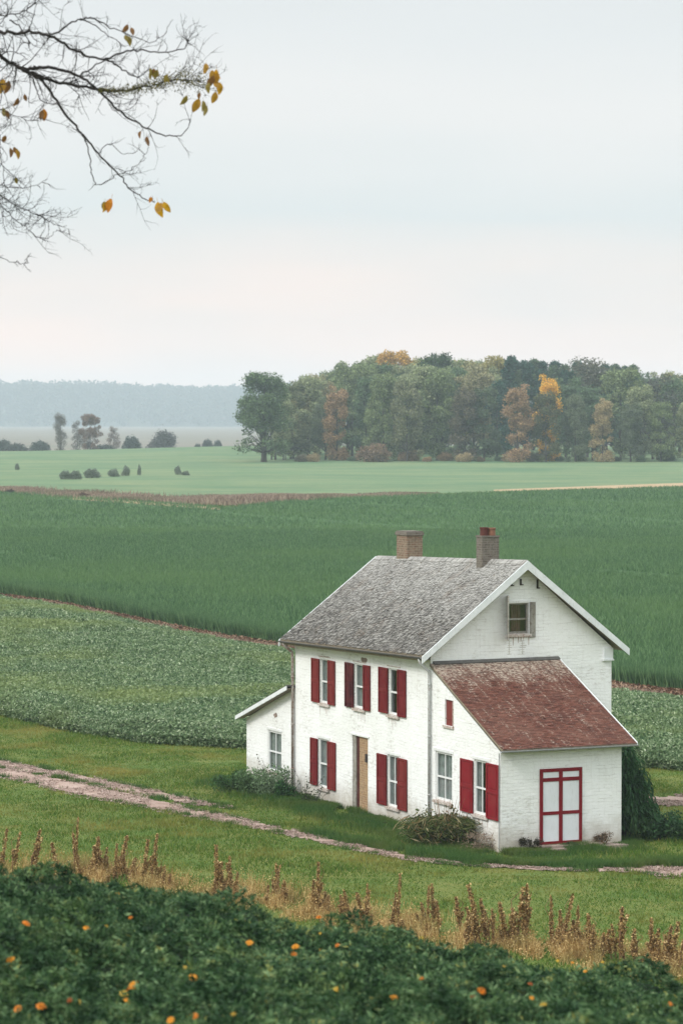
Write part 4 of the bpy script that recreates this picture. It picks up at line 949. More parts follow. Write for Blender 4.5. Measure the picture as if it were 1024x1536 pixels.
sky_x = [380, 430, 440, 470, 500, 530, 560, 600, 640, 700, 750, 800, 870, 930, 980, 1030, 1100]; sky_y = [640, 600, 578, 562, 548, 535, 524, 526, 528, 530, 533, 530, 538, 540, 545, 553, 560]
back_kinds = ['oval1', 'oval2', 'oval3', 'wide']; r = random.Random(4); ordn = 0
names_n = ['first', 'second', 'third', 'fourth', 'fifth', 'sixth', 'seventh', 'eighth', 'ninth', 'tenth', '11th', '12th', '13th', '14th', '15th', '16th', '17th', '18th', '19th', '20th', '21st', '22nd', '23rd', '24th', '25th', '26th', '27th', '28th', '29th', '30th', '31st', '32nd', '33rd', '34th', '35th', '36th']
conif = 0; bl = 0
for row, (D, dx, off) in enumerate(((745, 24, 0), (715, 27, 12))):
    px = 452 + off
    while px < 1100:
        top = float(np.interp(px, sky_x, sky_y)) + r.uniform(0, 9) + (10 if row == 1 else 0)
        con = 752 < px < 960
        if con:
            tree(r.choice(['pine', 'pine2']), px, 0, top - 2, D, TEAL if r.random() < .7 else DG, 'dark conifer on the skyline, %s conifer from the left' % names_n[conif], group=WG, wsc=1.25); conif += 1
        else:
            c = r.choice([GR, DG, GG, OL, DG]); nm = {GR: 'green', DG: 'dark green', GG: 'grey-green', OL: 'olive'}[c]
            tree(r.choice(back_kinds), px, 0, top, D, c, '%s tree in the back row of the wood, %s from the left' % (nm, names_n[bl]), group=WG, wsc=.95); bl += 1
        px += (dx if not con else dx * .62) * r.uniform(.8, 1.2)
# undergrowth bushes along the foot of the wood
UG = 'bushes along the foot of the wood'
for px, pt_, c, lb in ((452, 676, (.20, .17, .12), 'reddish-brown bush under the first trees at the left end of the wood'), (470, 676, TAN, 'tan bush at the left end of the wood, right of the reddish one'),
    (612, 672, ORG, 'orange-brown bush at the foot of the rounded green tree'), (640, 680, BRN, 'rusty low bush beneath the rounded green tree'), (668, 668, ORG, 'bright orange bush on the right side of the rounded green tree'),
    (695, 675, TAN, 'tan bush at the foot of the narrow beige tree'), (720, 674, (.14, .10, .06), 'brownish bush at the foot of the pale olive tree'), (560, 660, (.22, .15, .10), 'tall russet bush in the gap between two trunks, left part of the wood'),
    (750, 678, DG, 'dark green low bush left of the rusty-tan tree'), (800, 672, (.11, .11, .06), 'olive bush below the bright yellow top'), (838, 676, DG, 'dark bush between the yellow-topped and the tan tree'), (870, 672, GG, 'grey-green bush left of the small tan tree'),
    (925, 676, (.09, .10, .06), 'grey-olive bush right of the small tan tree'), (960, 676, DG, 'dark bush near the right end of the wood'), (1000, 674, DG, 'dark green bush close to the right edge of the picture'), (530, 676, DG, 'dark bush beneath the slender rusty-brown tree')):
    tree('low', px, 690, pt_ + random.uniform(5, 13), 657 + random.uniform(-2, 6), c, lb, 'bush', 'bush', UG, wsc=random.uniform(1.0, 1.5))
# shrubs and trees in the valley at the left
def far_plant(kd, px, pyb, pyt, c, lb, cat, name, wpx=None, D=None, grp=None, twin=0):
    if D is None: D = ground(px, pyb).y
    o = tree(kd, px, pyb, pyt, D, c, lb, cat, name, grp, 1.0, twin=twin)
    if wpx:
        base_w = {'round': .96, 'low': 2.0, 'sparse': .5, 'sparse2': .46, 'tall': .42, 'wide': .78, 'oval1': .6, 'oval2': .58, 'pine2': .4, 'dome': .96}[kd]
        W_ = wpx / FPX * D; s = W_ / base_w; o.scale = (s, s, o.scale[2])
    return o
SG = 'small shrubs scattered on the far green field'
for px, b_, t_, w_, lb in ((26, 704, 693, 7, 'tiny dark shrub alone at the far left of the green field'), (98, 718, 703, 18, 'left half of the long low dark shrub pair on the far field'), (114, 718, 703, 18, 'low dark shrub touching the right side of the longest low one'),
    (138, 716, 700, 25, 'low dark shrub, middle one of the row on the far field'), (171, 714, 701, 18, 'rounded dark shrub right of the low ones on the far field'), (189, 713, 696, 13, 'small upright dark shrub, second last of the row'),
    (209, 712, 694, 6, 'thin upright sapling ending the row of shrubs'), (267, 711, 696, 11, 'small dark shrub alone right of the row'), (279, 712, 707, 13, 'very low shrub touching the small shrub right of the row')):
    far_plant('dome' if px % 2 else 'round', px, b_ + 1, t_, (.19, .23, .175), lb, 'shrub', 'shrub', w_, grp=SG)
VG = 'misty trees in the valley'
for kd, px, t_, w_, D, c, lb, tw in (('sparse', 91, 619, 26, 960, (.13, .115, .09), 'slim misty tree with two stems, leftmost of the valley trees', 1), ('sparse2', 117, 628, 26, 985, (.14, .125, .105), 'faint thin tree touching the brown-topped valley tree', 1),
    ('wide', 136, 618, 46, 960, (.17, .105, .07), 'brown-topped misty tree, largest in the valley', 2), ('sparse2', 171, 637, 26, 990, (.18, .14, .12), 'pale brown wispy tree right of the brown-topped one', 0), ('round', 158, 664, 40, 960, (.05, .06, .05), 'dark low bush at the foot of the wispy brown tree', 0),
    ('round', 198, 650, 30, 955, (.045, .06, .05), 'dark pointed bush right of the wispy brown tree', 0), ('round', 243, 641, 42, 1000, (.075, .075, .07), 'round misty grey tree standing alone in the valley', 1),
    ('round', 297, 663, 13, 1040, (.05, .065, .055), 'smallest bush, left of the pair near the wood', 0), ('round', 312, 656, 20, 1040, (.05, .065, .055), 'dark bush in the middle of the three near the wood', 0), ('round', 326, 657, 15, 1045, (.05, .065, .055), 'right bush of the three near the wood', 0),
    ('round', 6, 656, 34, 955, (.05, .065, .055), 'dusky bush cut by the left edge of the picture', 0), ('round', 28, 662, 40, 950, (.06, .07, .06), 'dusky bush second from the left edge', 0), ('round', 58, 658, 36, 960, (.055, .07, .06), 'dusky bush left of the slim two-stemmed tree', 0)):
    far_plant(kd, px, 690, t_, c, lb, 'tree' if 'tree' in lb.split(',')[0] else 'bush', 'misty_tree' if 'tree' in lb.split(',')[0] else 'misty_bush', w_, D, VG, tw)
HG = 'small bushes in the brown verge'
for px, b_, t_, w_, c, lb in ((16, 744, 732, 24, (.06, .045, .035), 'dark brown bush in the dry verge by the left edge'), (125, 750, 737, 26, (.10, .06, .045), 'reddish-brown bush in the dry verge below the row of shrubs'), (419, 753, 743, 12, (.10, .09, .06), 'small brown bush at the right end of the thick dry verge')):
    far_plant('dome', px, b_, t_, c, lb, 'bush', 'bush', w_, grp=HG)
# ------------------------------------------------------------------ wooded ridge on the horizon
rx = np.arange(-980, 981, 20.0); ry = np.array([4480, 4520, 4580, 4680, 4820, 5000, 5400.0]); rzv = np.array([-9, -4, 7, 25, 38, 44, 42.0])
RX, RY = np.meshgrid(rx, ry); prof = 1 + .10 * np.sin(RX * .012 + 1) + .08 * vnoise(RX + 700, RY, 90, 3); RZ = gz(RX, RY) * 0 + rzv[:, None] * prof - 1
i2 = np.arange(RX.size).reshape(RX.shape); F = np.stack([i2[:-1, :-1], i2[:-1, 1:], i2[1:, 1:], i2[1:, :-1]], -1).reshape(-1, 4)
M['hill'] = m_ground('hill_floor', [(.05, .06, .035), (.06, .07, .04), (.04, .05, .03), (.05, .05, .04)], (.01, .05, .3), .3, .3)
tag(link('hills', np_mesh('hills', np.stack([RX, RY, RZ], -1).reshape(-1, 3), F, M['hill'], None, True)), kind='structure')
n = 4200; cx_ = RNG.uniform(-900, 950, n); cy_ = RNG.uniform(4500, 4960, n); cz_ = np.interp(cy_, ry, rzv) * (1 + .10 * np.sin(cx_ * .012 + 1)); hh = RNG.uniform(14, 22, n)
m_ = 50; d = rand_dirs(n * m_); q = RNG.random(n * m_) ** .3; cr_ = np.repeat(RNG.uniform(5.5, 9.5, n), m_) * q
P = np.stack([np.repeat(cx_, m_) + d[:, 0] * cr_, np.repeat(cy_, m_) + d[:, 1] * cr_, np.repeat(cz_ + hh * .55, m_) + d[:, 2] * np.repeat(hh * .55, m_) * q], 1)
V, F = leaves(P, 4.2, 3.4, .5)
M['farwood'] = m_leaf('far_wood', [(0, (.03, .045, .03)), (.5, (.05, .065, .04)), (1, (.10, .09, .05))], None)
tag(link('far_wood', np_mesh('far_wood', V, F, M['farwood'])), 'distant wooded ridge fading into pale blue haze on the horizon', 'wood', kind='stuff')
# ------------------------------------------------------------------ bushes by the house
def leaf_plant(name, loc, pts, size, wr, color, label, cat, stems=None, group=None, mat='leafy', up=.4, ldir=None, sub='foliage'):
    o = empty(name, loc); tag(o, label, cat, group); s = size * RNG.uniform(.6, 1.4, len(pts)); V, F = leaves(pts, s, s * wr, up, ldir)
    f = link(sub, np_mesh(sub, V, F, M[mat]), o); f.color = (*color, 1)
    if stems: stems.build('stem', M['stem'] if mat != 'leafy' else M['twig'], o)
    return o
def blob(n, rx, ry, rz, nl=9, seed=0, shell=.4):
    r = np.random.default_rng(seed); C = np.stack([r.uniform(-.7, .7, nl) * rx, r.uniform(-.6, .6, nl) * ry, r.uniform(.15, .75, nl) * rz], 1); R = r.uniform(.3, .55, nl)
    i = r.integers(0, nl, n); d = r.normal(size=(n, 3)); d /= np.linalg.norm(d, axis=1)[:, None]; P = C[i] + d * (R[i] * r.random(n) ** shell)[:, None] * np.array([rx, ry, rz])
    P[:, 2] = np.abs(P[:, 2]); return P
def stems_mb(n, h, sp, seed, r0=.012):
    r = random.Random(seed); mb = MB()
    for k in range(n):
        a = r.uniform(0, 6.28); q = sp * r.random(); p = Vector((math.cos(a) * q * .3, math.sin(a) * q * .3, -.03)); e = Vector((math.cos(a) * q, math.sin(a) * q, h * r.uniform(.6, 1)))
        mb.tube([p, (p + e) / 2 + Vector((0, 0, .08)), e], [r0, r0 * .7, r0 * .3], 4)
    return mb
# green-white flowering bushes at the foot of the lean-to
bg = 'leafy bushes at the foot of the lean-to wall'
for i, (px, py, w_, h_, c, lb) in enumerate(((352, 1188, .75, .65, (.045, .10, .035), 'dark green bush left of the lean-to corner, beyond its wall'), (386, 1192, .8, .85, (.12, .20, .09), 'pale-tipped green bush under the lean-to window'), (412, 1196, .75, .95, (.16, .23, .13), 'whitish flowering bush right of the lean-to window'), (430, 1199, .45, .6, (.05, .12, .045), 'small dark bush at the rusty downpipe'))):
    p = ground(px, py); leaf_plant('bush', p, blob(2600, w_, w_ * .7, h_, 10, i), .075, .55, c, lb, 'bush', stems_mb(22, h_ * 1.05, w_, i), bg)
# thin weed sprigs against the wall
for i, (px, py, h_) in enumerate(((405, 1188, 1.25), (456, 1204, 1.1), (462, 1206, .6), (472, 1208, .7))):
    p = ground(px, py); mb = MB(); pts = []
    for k in range(7):
        e = Vector((RNG.normal() * .25, RNG.normal() * .12, h_ * RNG.uniform(.6, 1))); mb.tube([(0, 0, -.02), e * .5 + Vector((.03, 0, .05)), e], [.008, .006, .003], 4)
        for t in np.linspace(.3, 1, 12): pts.append(np.array(e) * t + RNG.normal(size=3) * .04)
    leaf_plant('weed', p, np.array(pts), .07, .6, (.05, .07, .03), ['tall thin weed sprig below the lean-to window', 'thin weed sprig right of the rusty downpipe', 'short weed beside the rusty downpipe sprig', 'low weed under the left ground-floor window'][i], 'weed', mb, 'weed sprigs against the whitewashed wall')
# brown bushy clump in front of the annex window: arching blades, brambles
p = ground(665, 1268); n = 7500; a = RNG.uniform(0, 6.28, n); q = RNG.random(n); ln = RNG.uniform(.5, 1.15, n)
cxy = RNG.normal(size=(n, 2)) * np.array([.38, .30]); t = RNG.random(n)
ex = np.cos(a) * ln * .75 * t; ey = np.sin(a) * ln * .5 * t; ez = ln * 1.1 * (t * 1.5 - t * t * .85)
P = np.stack([cxy[:, 0] + ex, cxy[:, 1] + ey, ez], 1); dirs = np.stack([np.cos(a), np.sin(a) * .7, 1.3 - 2.0 * t], 1); dirs /= np.linalg.norm(dirs, axis=1)[:, None]
M['clump'] = m_leaf('clump_leaves', [(0, (.03, .04, .014)), (.45, (.075, .11, .03)), (.75, (.15, .15, .06)), (.92, (.34, .29, .17)), (1, (.34, .16, .06))], None)
mbs = stems_mb(30, 1.5, .9, 5, .014)
br_ = leaf_plant('ornamental_grass', p, P, .34, .09, (1, 1, 1), 'brown and green tangled clump of long leaves below the annex windows', 'bush', mbs, mat='clump', ldir=dirs)
P = blob(1100, .75, .4, 1.15, 9, 77); P[:, 0] -= .1; s = .09 * RNG.uniform(.6, 1.4, len(P)); V, F = leaves(P, s, s * .6, .3); o = link('foliage', np_mesh('bramble', V, F, M['clump']), br_)
# reddish dry brush at its right side
p = ground(722, 1277); n = 900; P = np.stack([RNG.normal(size=n) * .3, RNG.normal(size=n) * .12, RNG.random(n) ** 1.5 * .55], 1)
leaf_plant('dry_weed_clump', p, P, .13, .12, (1, 1, 1), 'thin reddish dry weeds at the foot of the annex wall, right of the brown clump', 'weed', mat='brush')
for i, (px, py, c, lb) in enumerate(((790, 1276, (.05, .045, .03), 'low dark weeds on the step left of the red-framed door'), (893, 1272, (.16, .11, .07), 'tan weeds on the step right of the red-framed door'), (846, 1275, (.05, .075, .03), 'low green weeds on the step before the red-framed door'))):
    p = hw(GA.pix(px, py)[0], uC - .22, .12); P = blob(700, .36, .15, .36 if i < 2 else .12, 6, 60 + i); leaf_plant('weed', p, P, .07, .35, c, lb, 'weed', stems_mb(10, .4 if i < 2 else .15, .25, 4 + i, .006), 'weeds on the annex step')
# drooping dark shrub at the right corner of the annex
p = hw(aW + .75, uC + 1.4); p.z = 0; n = 13000; a = RNG.uniform(0, 6.28, n); R0 = RNG.random(n) ** .6; hgt = 3.0
t = RNG.random(n); rr = .25 + 1.15 * R0 * (t ** .8); ez = hgt * (.55 + .45 * RNG.random(n)) * (1 - .8 * t ** 1.6); ez = ez * (.7 + .3 * R0)
P = np.stack([np.cos(a) * rr, np.sin(a) * rr * .9, np.maximum(ez * (1 - .25 * (np.cos(a) > .2) * t), .03)], 1); dirs = np.stack([np.cos(a) * .5, np.sin(a) * .5, -.9 * np.ones(n)], 1)
leaf_plant('drooping_shrub', p, P, .20, .28, (.035, .090, .034), 'dark green drooping shrub behind the right corner of the annex', 'shrub', stems_mb(26, 2.3, .9, 31, .02), ldir=dirs)
p = hw(aW + 1.65, uC + .5); P = blob(3600, .9, .7, .75, 10, 91); p.z = 0
leaf_plant('shrub', p, P, .12, .4, (.032, .08, .032), 'low dark shrub spreading right of the drooping one beside the annex', 'shrub', stems_mb(18, .7, .7, 33, .014))
# ------------------------------------------------------------------ dead dock stalks behind the flower bed
def dock(seed, h):
    r = np.random.default_rng(seed); mb = MB(); pts = [(0, 0, -.05)]
    for i in range(1, 6): pts.append((r.normal() * .012 * i, r.normal() * .012 * i, h * i / 5))
    mb.tube(pts, [.014, .013, .011, .009, .007, .004], 5)
    sp = []
    for k in range(r.integers(1, 4)):
        z0 = h * r.uniform(.12, .5); a = r.uniform(0, 6.28); l = h * r.uniform(.15, .36); e = (math.cos(a) * l * .4, math.sin(a) * l * .4, z0 + l); mb.tube([(0, 0, z0), (e[0] * .7, e[1] * .7, z0 + l * .4), e], [.008, .006, .003], 4)
        for t in np.linspace(.25, 1, 26): sp.append([e[0] * t, e[1] * t, z0 + l * t])
    lvl = np.linspace(h * .22, h * .99, 118) + r.normal(size=118) * .008; clus = .010 + .026 * np.abs(np.sin(lvl * (17 + seed))) * (1.1 - (lvl / h) ** 2)
    P = []
    for z, w in zip(lvl, clus):
        m_ = 6; P.append(np.stack([np.interp(z, [0, h], [0, pts[-1][0]]) + r.normal(size=m_) * w, np.interp(z, [0, h], [0, pts[-1][1]]) + r.normal(size=m_) * w, z + r.normal(size=m_) * .014], 1))
    for q in sp: P.append(np.array(q) + r.normal(size=(5, 3)) * .02)
    P = np.concatenate(P); s = r.uniform(.022, .055, len(P)); V, F = leaves(P, s, s * .7, .2)
    return mb.mesh('stem', M['stem']), np_mesh('seed_head', V, F, M['seed'])
docks = [dock(i, 1.0) for i in range(6)]
DK = [(2, 1242, 1310), (20, 1250, 1312), (46, 1243, 1312), (52, 1262, 1310), (88, 1262, 1312), (112, 1228, 1312), (118, 1250, 1310), (146, 1255, 1318), (152, 1272, 1316), (176, 1252, 1318), (183, 1278, 1322), (213, 1258, 1330), (226, 1250, 1330), (238, 1282, 1328),
      (326, 1267, 1342), (346, 1285, 1345), (335, 1292, 1342), (406, 1298, 1352), (416, 1296, 1356), (424, 1318, 1356), (477, 1293, 1368), (468, 1318, 1366), (486, 1330, 1370), (512, 1342, 1378), (525, 1335, 1385), (549, 1326, 1392), (546, 1340, 1392), (596, 1310, 1396), (588, 1345, 1394),
      (640, 1330, 1398), (651, 1326, 1398), (658, 1350, 1400), (690, 1342, 1402), (711, 1352, 1420), (722, 1324, 1420), (730, 1350, 1420), (760, 1350, 1420), (773, 1334, 1422), (788, 1327, 1422), (768, 1362, 1420), (828, 1345, 1420), (842, 1342, 1425), (838, 1365, 1424),
      (865, 1353, 1428), (874, 1378, 1428), (888, 1372, 1438), (929, 1362, 1440), (924, 1385, 1438), (950, 1392, 1444), (978, 1378, 1446), (992, 1388, 1450), (1004, 1380, 1452), (1016, 1410, 1462)]
rk0 = random.Random(21); base_dk = list(DK)
for k_ in range(62):
    q_ = rk0.choice(base_dk); x_ = q_[0] + rk0.gauss(0, 14); b_ = q_[2] + rk0.uniform(-4, 8); DK.append((round(x_, 1), b_ - (q_[2] - q_[1]) * rk0.uniform(.3, .85), b_))
TALL = [base_dk[j] for j in (5, 25, 27, 34, 38, 20)]
DK.sort()
WGp = 'dead brown dock stalks standing behind the flower bed'
rk = random.Random(3); special = {5: 'tallest dead stalk at the left, standing clear above the others', 25: 'short stout dark dead stalk left of the tall lone one below the door', 27: 'tall lone dead stalk with dark seeds, below the house door', 34: 'tall pale-bodied dead stalk below the annex shutters', 38: 'dark slender dead stalk right below the annex corner', 20: 'tan pointed dead stalk right of centre-left pair'}
special2 = dict(zip(TALL, [special[j] for j in (5, 25, 27, 34, 38, 20)]))
for i, (px, t_, b_) in enumerate(DK):
    p = ground(px, b_); h = max(.15, (CAM + ray(px, t_) * p.y).z - p.z); o = empty('dock_stalk', p, rk.uniform(0, 6.28)); s = rk.uniform(.8, 1.5); o.scale = (s, s, h)
    o.rotation_euler[0] = rk.gauss(0, .10); o.rotation_euler[1] = rk.gauss(0, .11)
    tag(o, special2.get((px, t_, b_), 'dead brown dock stalk, number %d counted from the left edge' % (i + 1)), 'weed', WGp); a, b = docks[i % 6]
    link('stem', a, o); link('seed_head', b, o)
# wispy dry grass and small dead stuff between them
n = 40000; dpos = np.array([ground(q[0], q[2])[:2] for q in DK]); i = RNG.integers(0, len(dpos), n); X = dpos[i, 0] + RNG.normal(size=n) * .60; Y = dpos[i, 1] + RNG.normal(size=n) * .9
cl = vnoise(X, Y * .4, .35, 51); k = cl > .42; X, Y, cl = X[k], Y[k], cl[k]; H = (.08 + 1.15 * (cl - .35) * RNG.random(len(X)) ** 1.4)
V, F = blades(np.stack([X, Y, gz(X, Y)], 1), H, .016, .32); P = np.stack([X, Y, gz(X, Y) + H * RNG.uniform(.3, 1, len(X))], 1); P = P + RNG.normal(size=P.shape) * .07
V1, F1 = leaves(P, .045, .032, .2); F3 = np.concatenate([F1[:, [0, 1, 2]], F1[:, [0, 2, 3]]]); Vc, Fc = cat_vf([(V, F), (V1, F3)])
tag(link('dry_grass', np_mesh('dry_grass', Vc, Fc, M['dry'])), 'straw-coloured dry grass and seed heads between the dead stalks', 'grass', kind='stuff')
# ------------------------------------------------------------------ flower bed in the foreground
def bed_h(x, y): return .10 + .42 * vnoise(x + 50, y, .55, 61) ** 1.3 + .20 * vnoise(x + 50, y, .21, 62)
n = 92000; y = 20.5 + 14.0 * RNG.random(n); x = (RNG.random(n) * 2 - 1) * y * .1125 * 1.25; k = vnoise(x + 50, y, .13, 66) * .6 + vnoise(x + 50, y, .31, 67) * .4 + .25 * RNG.random(n) > .50; x, y = x[k], y[k]; n = len(x); z = gz(x, y) + bed_h(x, y) * (1 - .28 * RNG.random(n) ** 1.5)
m_ = 5; cen = np.repeat(np.stack([x, y, z], 1), m_, 0); ax = np.repeat(rand_dirs(n, .9), m_, 0); d = rand_dirs(n * m_); d = d - ax * np.sum(d * ax, 1)[:, None] * .75; d /= np.linalg.norm(d, axis=1)[:, None]
L = np.repeat(RNG.uniform(.034, .080, n), m_) * RNG.uniform(.7, 1.3, n * m_); V, F = leaves(cen + d * L[:, None] * .6, L * 1.1, L * .36, .8, d)
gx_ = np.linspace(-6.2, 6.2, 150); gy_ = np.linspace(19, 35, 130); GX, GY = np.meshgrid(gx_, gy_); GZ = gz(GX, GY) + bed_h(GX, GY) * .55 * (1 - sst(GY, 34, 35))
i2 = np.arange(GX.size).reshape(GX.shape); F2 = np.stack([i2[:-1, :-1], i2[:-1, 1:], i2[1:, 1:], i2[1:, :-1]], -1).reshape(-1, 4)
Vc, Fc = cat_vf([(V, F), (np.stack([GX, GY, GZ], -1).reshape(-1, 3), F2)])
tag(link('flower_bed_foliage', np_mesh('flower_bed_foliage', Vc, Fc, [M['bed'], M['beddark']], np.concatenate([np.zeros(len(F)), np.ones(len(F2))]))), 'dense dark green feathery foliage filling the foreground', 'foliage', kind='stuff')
# taller ferny shoots that break the outline
def marigold(seed, frost=1.0):
    r = random.Random(seed); mb = MB(); 
    for ring, (np_, rad, zz, tl) in enumerate(((11, .040, 0, .1), (9, .030, .008, .5), (6, .018, .014, .9))):
        for k in range(np_):
            a = 2 * PI * (k + r.random() * .5) / np_; w = .016 * (1 - .15 * ring); c, s_ = math.cos(a), math.sin(a); q = lambda rr, dw, dz: (c * rr - s_ * dw, s_ * rr + c * dw, dz)
            mb.poly([q(.004, -.003, zz), q(rad * .65, -w * .6, zz + tl * .010), q(rad, -w * .25, zz + tl * .016 - .004), q(rad, w * .25, zz + tl * .016 - .004), q(rad * .65, w * .6, zz + tl * .010), q(.004, .003, zz)])
    return mb.mesh('petals', M['petal'])
def calyx():
    mb = MB(); mb.tube([(0, 0, -.22), (.01, 0, -.1), (0, 0, -.02), (0, 0, .004)], [.003, .003, .009, .012], 6); return mb.mesh('flower_stem', M['bed'])
pet = [marigold(i) for i in range(3)]; cx_m = calyx()
OR1 = (.70, .24, .02); OR2 = (.78, .35, .03); YE1 = (.62, .42, .06); RU = (.38, .10, .02)
FL = [(40, 1385, OR1, 1.1, 'orange flower nearest the left edge in the upper part of the bed'), (130, 1392, OR2, 1.0, 'orange-yellow flower in the upper left of the bed'), (160, 1389, YE1, .7, 'small yellow flower right of the orange-yellow one, upper left'), (177, 1340, OR2, .7, 'orange flower just below the crest, upper left'),
      (196, 1376, OR1, .8, 'small orange flower near the crest, left third'), (16, 1439, OR2, 1.2, 'bright orange flower at the left edge, middle height'), (27, 1513, OR1, 1.3, 'deep orange flower in the lower left corner'), (62, 1509, OR1, 1.2, 'orange flower right of the lower left corner one'), (105, 1500, RU, .9, 'rusty flower between the lower left orange pair and the big cluster'),
      (118, 1503, YE1, .9, 'yellowish flower beside the rusty one, lower left'), (186, 1490, YE1, 1.1, 'yellow flower on the left of the big cluster'), (200, 1478, OR2, 1.5, 'largest bright orange flower of the lower left cluster'), (190, 1484, OR1, 1.1, 'orange flower tucked below the largest one of the cluster'), (190, 1500, OR2, .8, 'small orange flower at the foot of the cluster'),
      (256, 1530, OR2, 1.2, 'orange flower at the bottom edge, left of centre'), (292, 1524, OR1, 1.2, 'orange flower at the bottom edge, second from the left of centre'), (278, 1451, YE1, .8, 'yellow flower above the wide orange one'), (290, 1466, OR2, 1.3, 'wide orange flower left of centre'), (350, 1522, YE1, .9, 'small yellow flower near the bottom, left of centre'),
      (374, 1414, OR2, 1.2, 'round orange flower left of centre, upper bed'), (443, 1420, OR2, 1.3, 'tall orange flower near the centre, upper of two'), (441, 1431, OR1, 1.0, 'lower orange flower right under the tall centre one'), (481, 1424, YE1, .9, 'pale yellow flower near the centre'), (506, 1418, OR1, 1.0, 'small orange flower at the centre of the bed'),
      (478, 1376, OR1, 1.2, 'orange flower on the crest at the centre'), (480, 1400, YE1, .6, 'tiny yellow flower below the crest flower at the centre'), (505, 1484, YE1, 1.1, 'yellow flower, left of the touching yellow pair'), (516, 1482, YE1, 1.2, 'yellow flower, right of the touching yellow pair'), (591, 1497, OR2, 1.3, 'orange flower right of the yellow pair'), (631, 1407, YE1, .9, 'yellow flower near the crest, right of centre'),
      (632, 1468, OR1, .8, 'small orange flower, centre right'), (722, 1486, OR1, 1.5, 'large orange flower of the lower right half'), (708, 1494, RU, .9, 'rusty flower just left of the large orange one'), (814, 1507, YE1, .9, 'yellow flower in the lower right'), (797, 1497, OR2, .8, 'orange flower left of the lower right yellow one'), (795, 1476, RU, .9, 'rusty flower above the lower right yellow one'),
      (836, 1441, YE1, .8, 'yellow flower near the crest, right half, left one'), (858, 1444, OR2, .8, 'orange-yellow flower near the crest, right half, middle one'), (903, 1443, YE1, .8, 'yellow flower near the crest, right half, right one'), (877, 1457, OR2, .7, 'tiny orange flower below the three on the right crest'), (1003, 1506, OR1, 1.1, 'orange flower near the lower right corner'), (755, 1450, YE1, .7, 'tiny yellow flower in the middle of the right half')]
for i, (px, py, c, s, lb) in enumerate(FL):
    d = ray(px, py); t = 19.0
    while t < 36:
        q = CAM + d * t
        if q.z < g(q.x, q.y) + float(bed_h(np.array([q.x]), np.array([q.y]))[0]) + .03: break
        t += .02
    q = CAM + d * (t + .05); o = empty('marigold', q, rk.uniform(0, 6)); s *= .72; o.scale = (s * rk.uniform(.9, 1.5), s * rk.uniform(.7, 1), s); o.rotation_euler = (rk.uniform(.3, .9), rk.uniform(-.5, .5), rk.uniform(-.4, .4)); tag(o, lb, 'flower', 'orange and yellow flowers scattered through the foreground bed')
    f = link('petals', pet[i % 3], o); f.color = (*c, 1); link('flower_stem', cx_m, o)
# ------------------------------------------------------------------ overhanging tree at the upper left
TD = 38.0; S3 = 2.844
tg = empty('bare_tree', (-8.2, TD, g(-8.2, TD))); tag(tg, 'almost bare autumn tree, its dark twigs and few orange leaves reaching in from upper left', 'tree')
TB = Vector(tg.location)
mb = MB(); tp = [(0, 0, -.3), (.05, .05, 2), (-.1, .1, 5), (.1, 0, 8), (.0, .1, 10.5), (.3, 0, 13)]; mb.tube(tp, [.34, .26, .22, .17, .12, .06], 12); mb.build('trunk', M['bark'], tg, True)
def T3(x, y, dep=0.0): return at_depth(x / S3, y / S3, TD + dep) - TB
rt = random.Random(12)
def smooth(pts, n=4):
    out = []
    P = [pts[0]] + list(pts) + [pts[-1]]
    for i in range(1, len(P) - 2):
        for k in range(n):
            t = k / n; a, b, c, d = P[i - 1], P[i], P[i + 1], P[i + 2]
            out.append(.5 * ((2 * b) + (c - a) * t + (2 * a - 5 * b + 4 * c - d) * t * t + (3 * b - a - 3 * c + d) * t ** 3))
    out.append(P[-2]); return out
def twig(mb, p, d, L, r, lvl):
    n = 7; pts = [p]; q = d.normalized(); cur = Vector((rt.gauss(0, .22), rt.gauss(0, .22), rt.gauss(.10, .22)))
    for i in range(n):
        q = (q + cur * .55 + Vector((rt.gauss(0, .16), rt.gauss(0, .16), rt.gauss(0, .16)))).normalized(); pts.append(pts[-1] + q * L / n)
    mb.tube(pts, [r * (1 - .72 * i / n) for i in range(n + 1)], 4 if lvl < 2 else 3, cap=False)
    if lvl < 2:
        m_ = max(1, int(L / (.10 if lvl == 0 else .075) * rt.uniform(.5, 1)))
        for k in range(m_):
            i = rt.randint(1, n - 1); base = pts[i]; dd = (pts[i + 1] - pts[i]).normalized(); s = Vector((rt.gauss(0, 1), rt.gauss(0, .8), rt.gauss(.1, 1))); s = (s - dd * s.dot(dd)).normalized()
            twig(mb, base, dd * .75 + s * .8, L * rt.uniform(.22, .5), max(.0030, r * .58), lvl + 1)
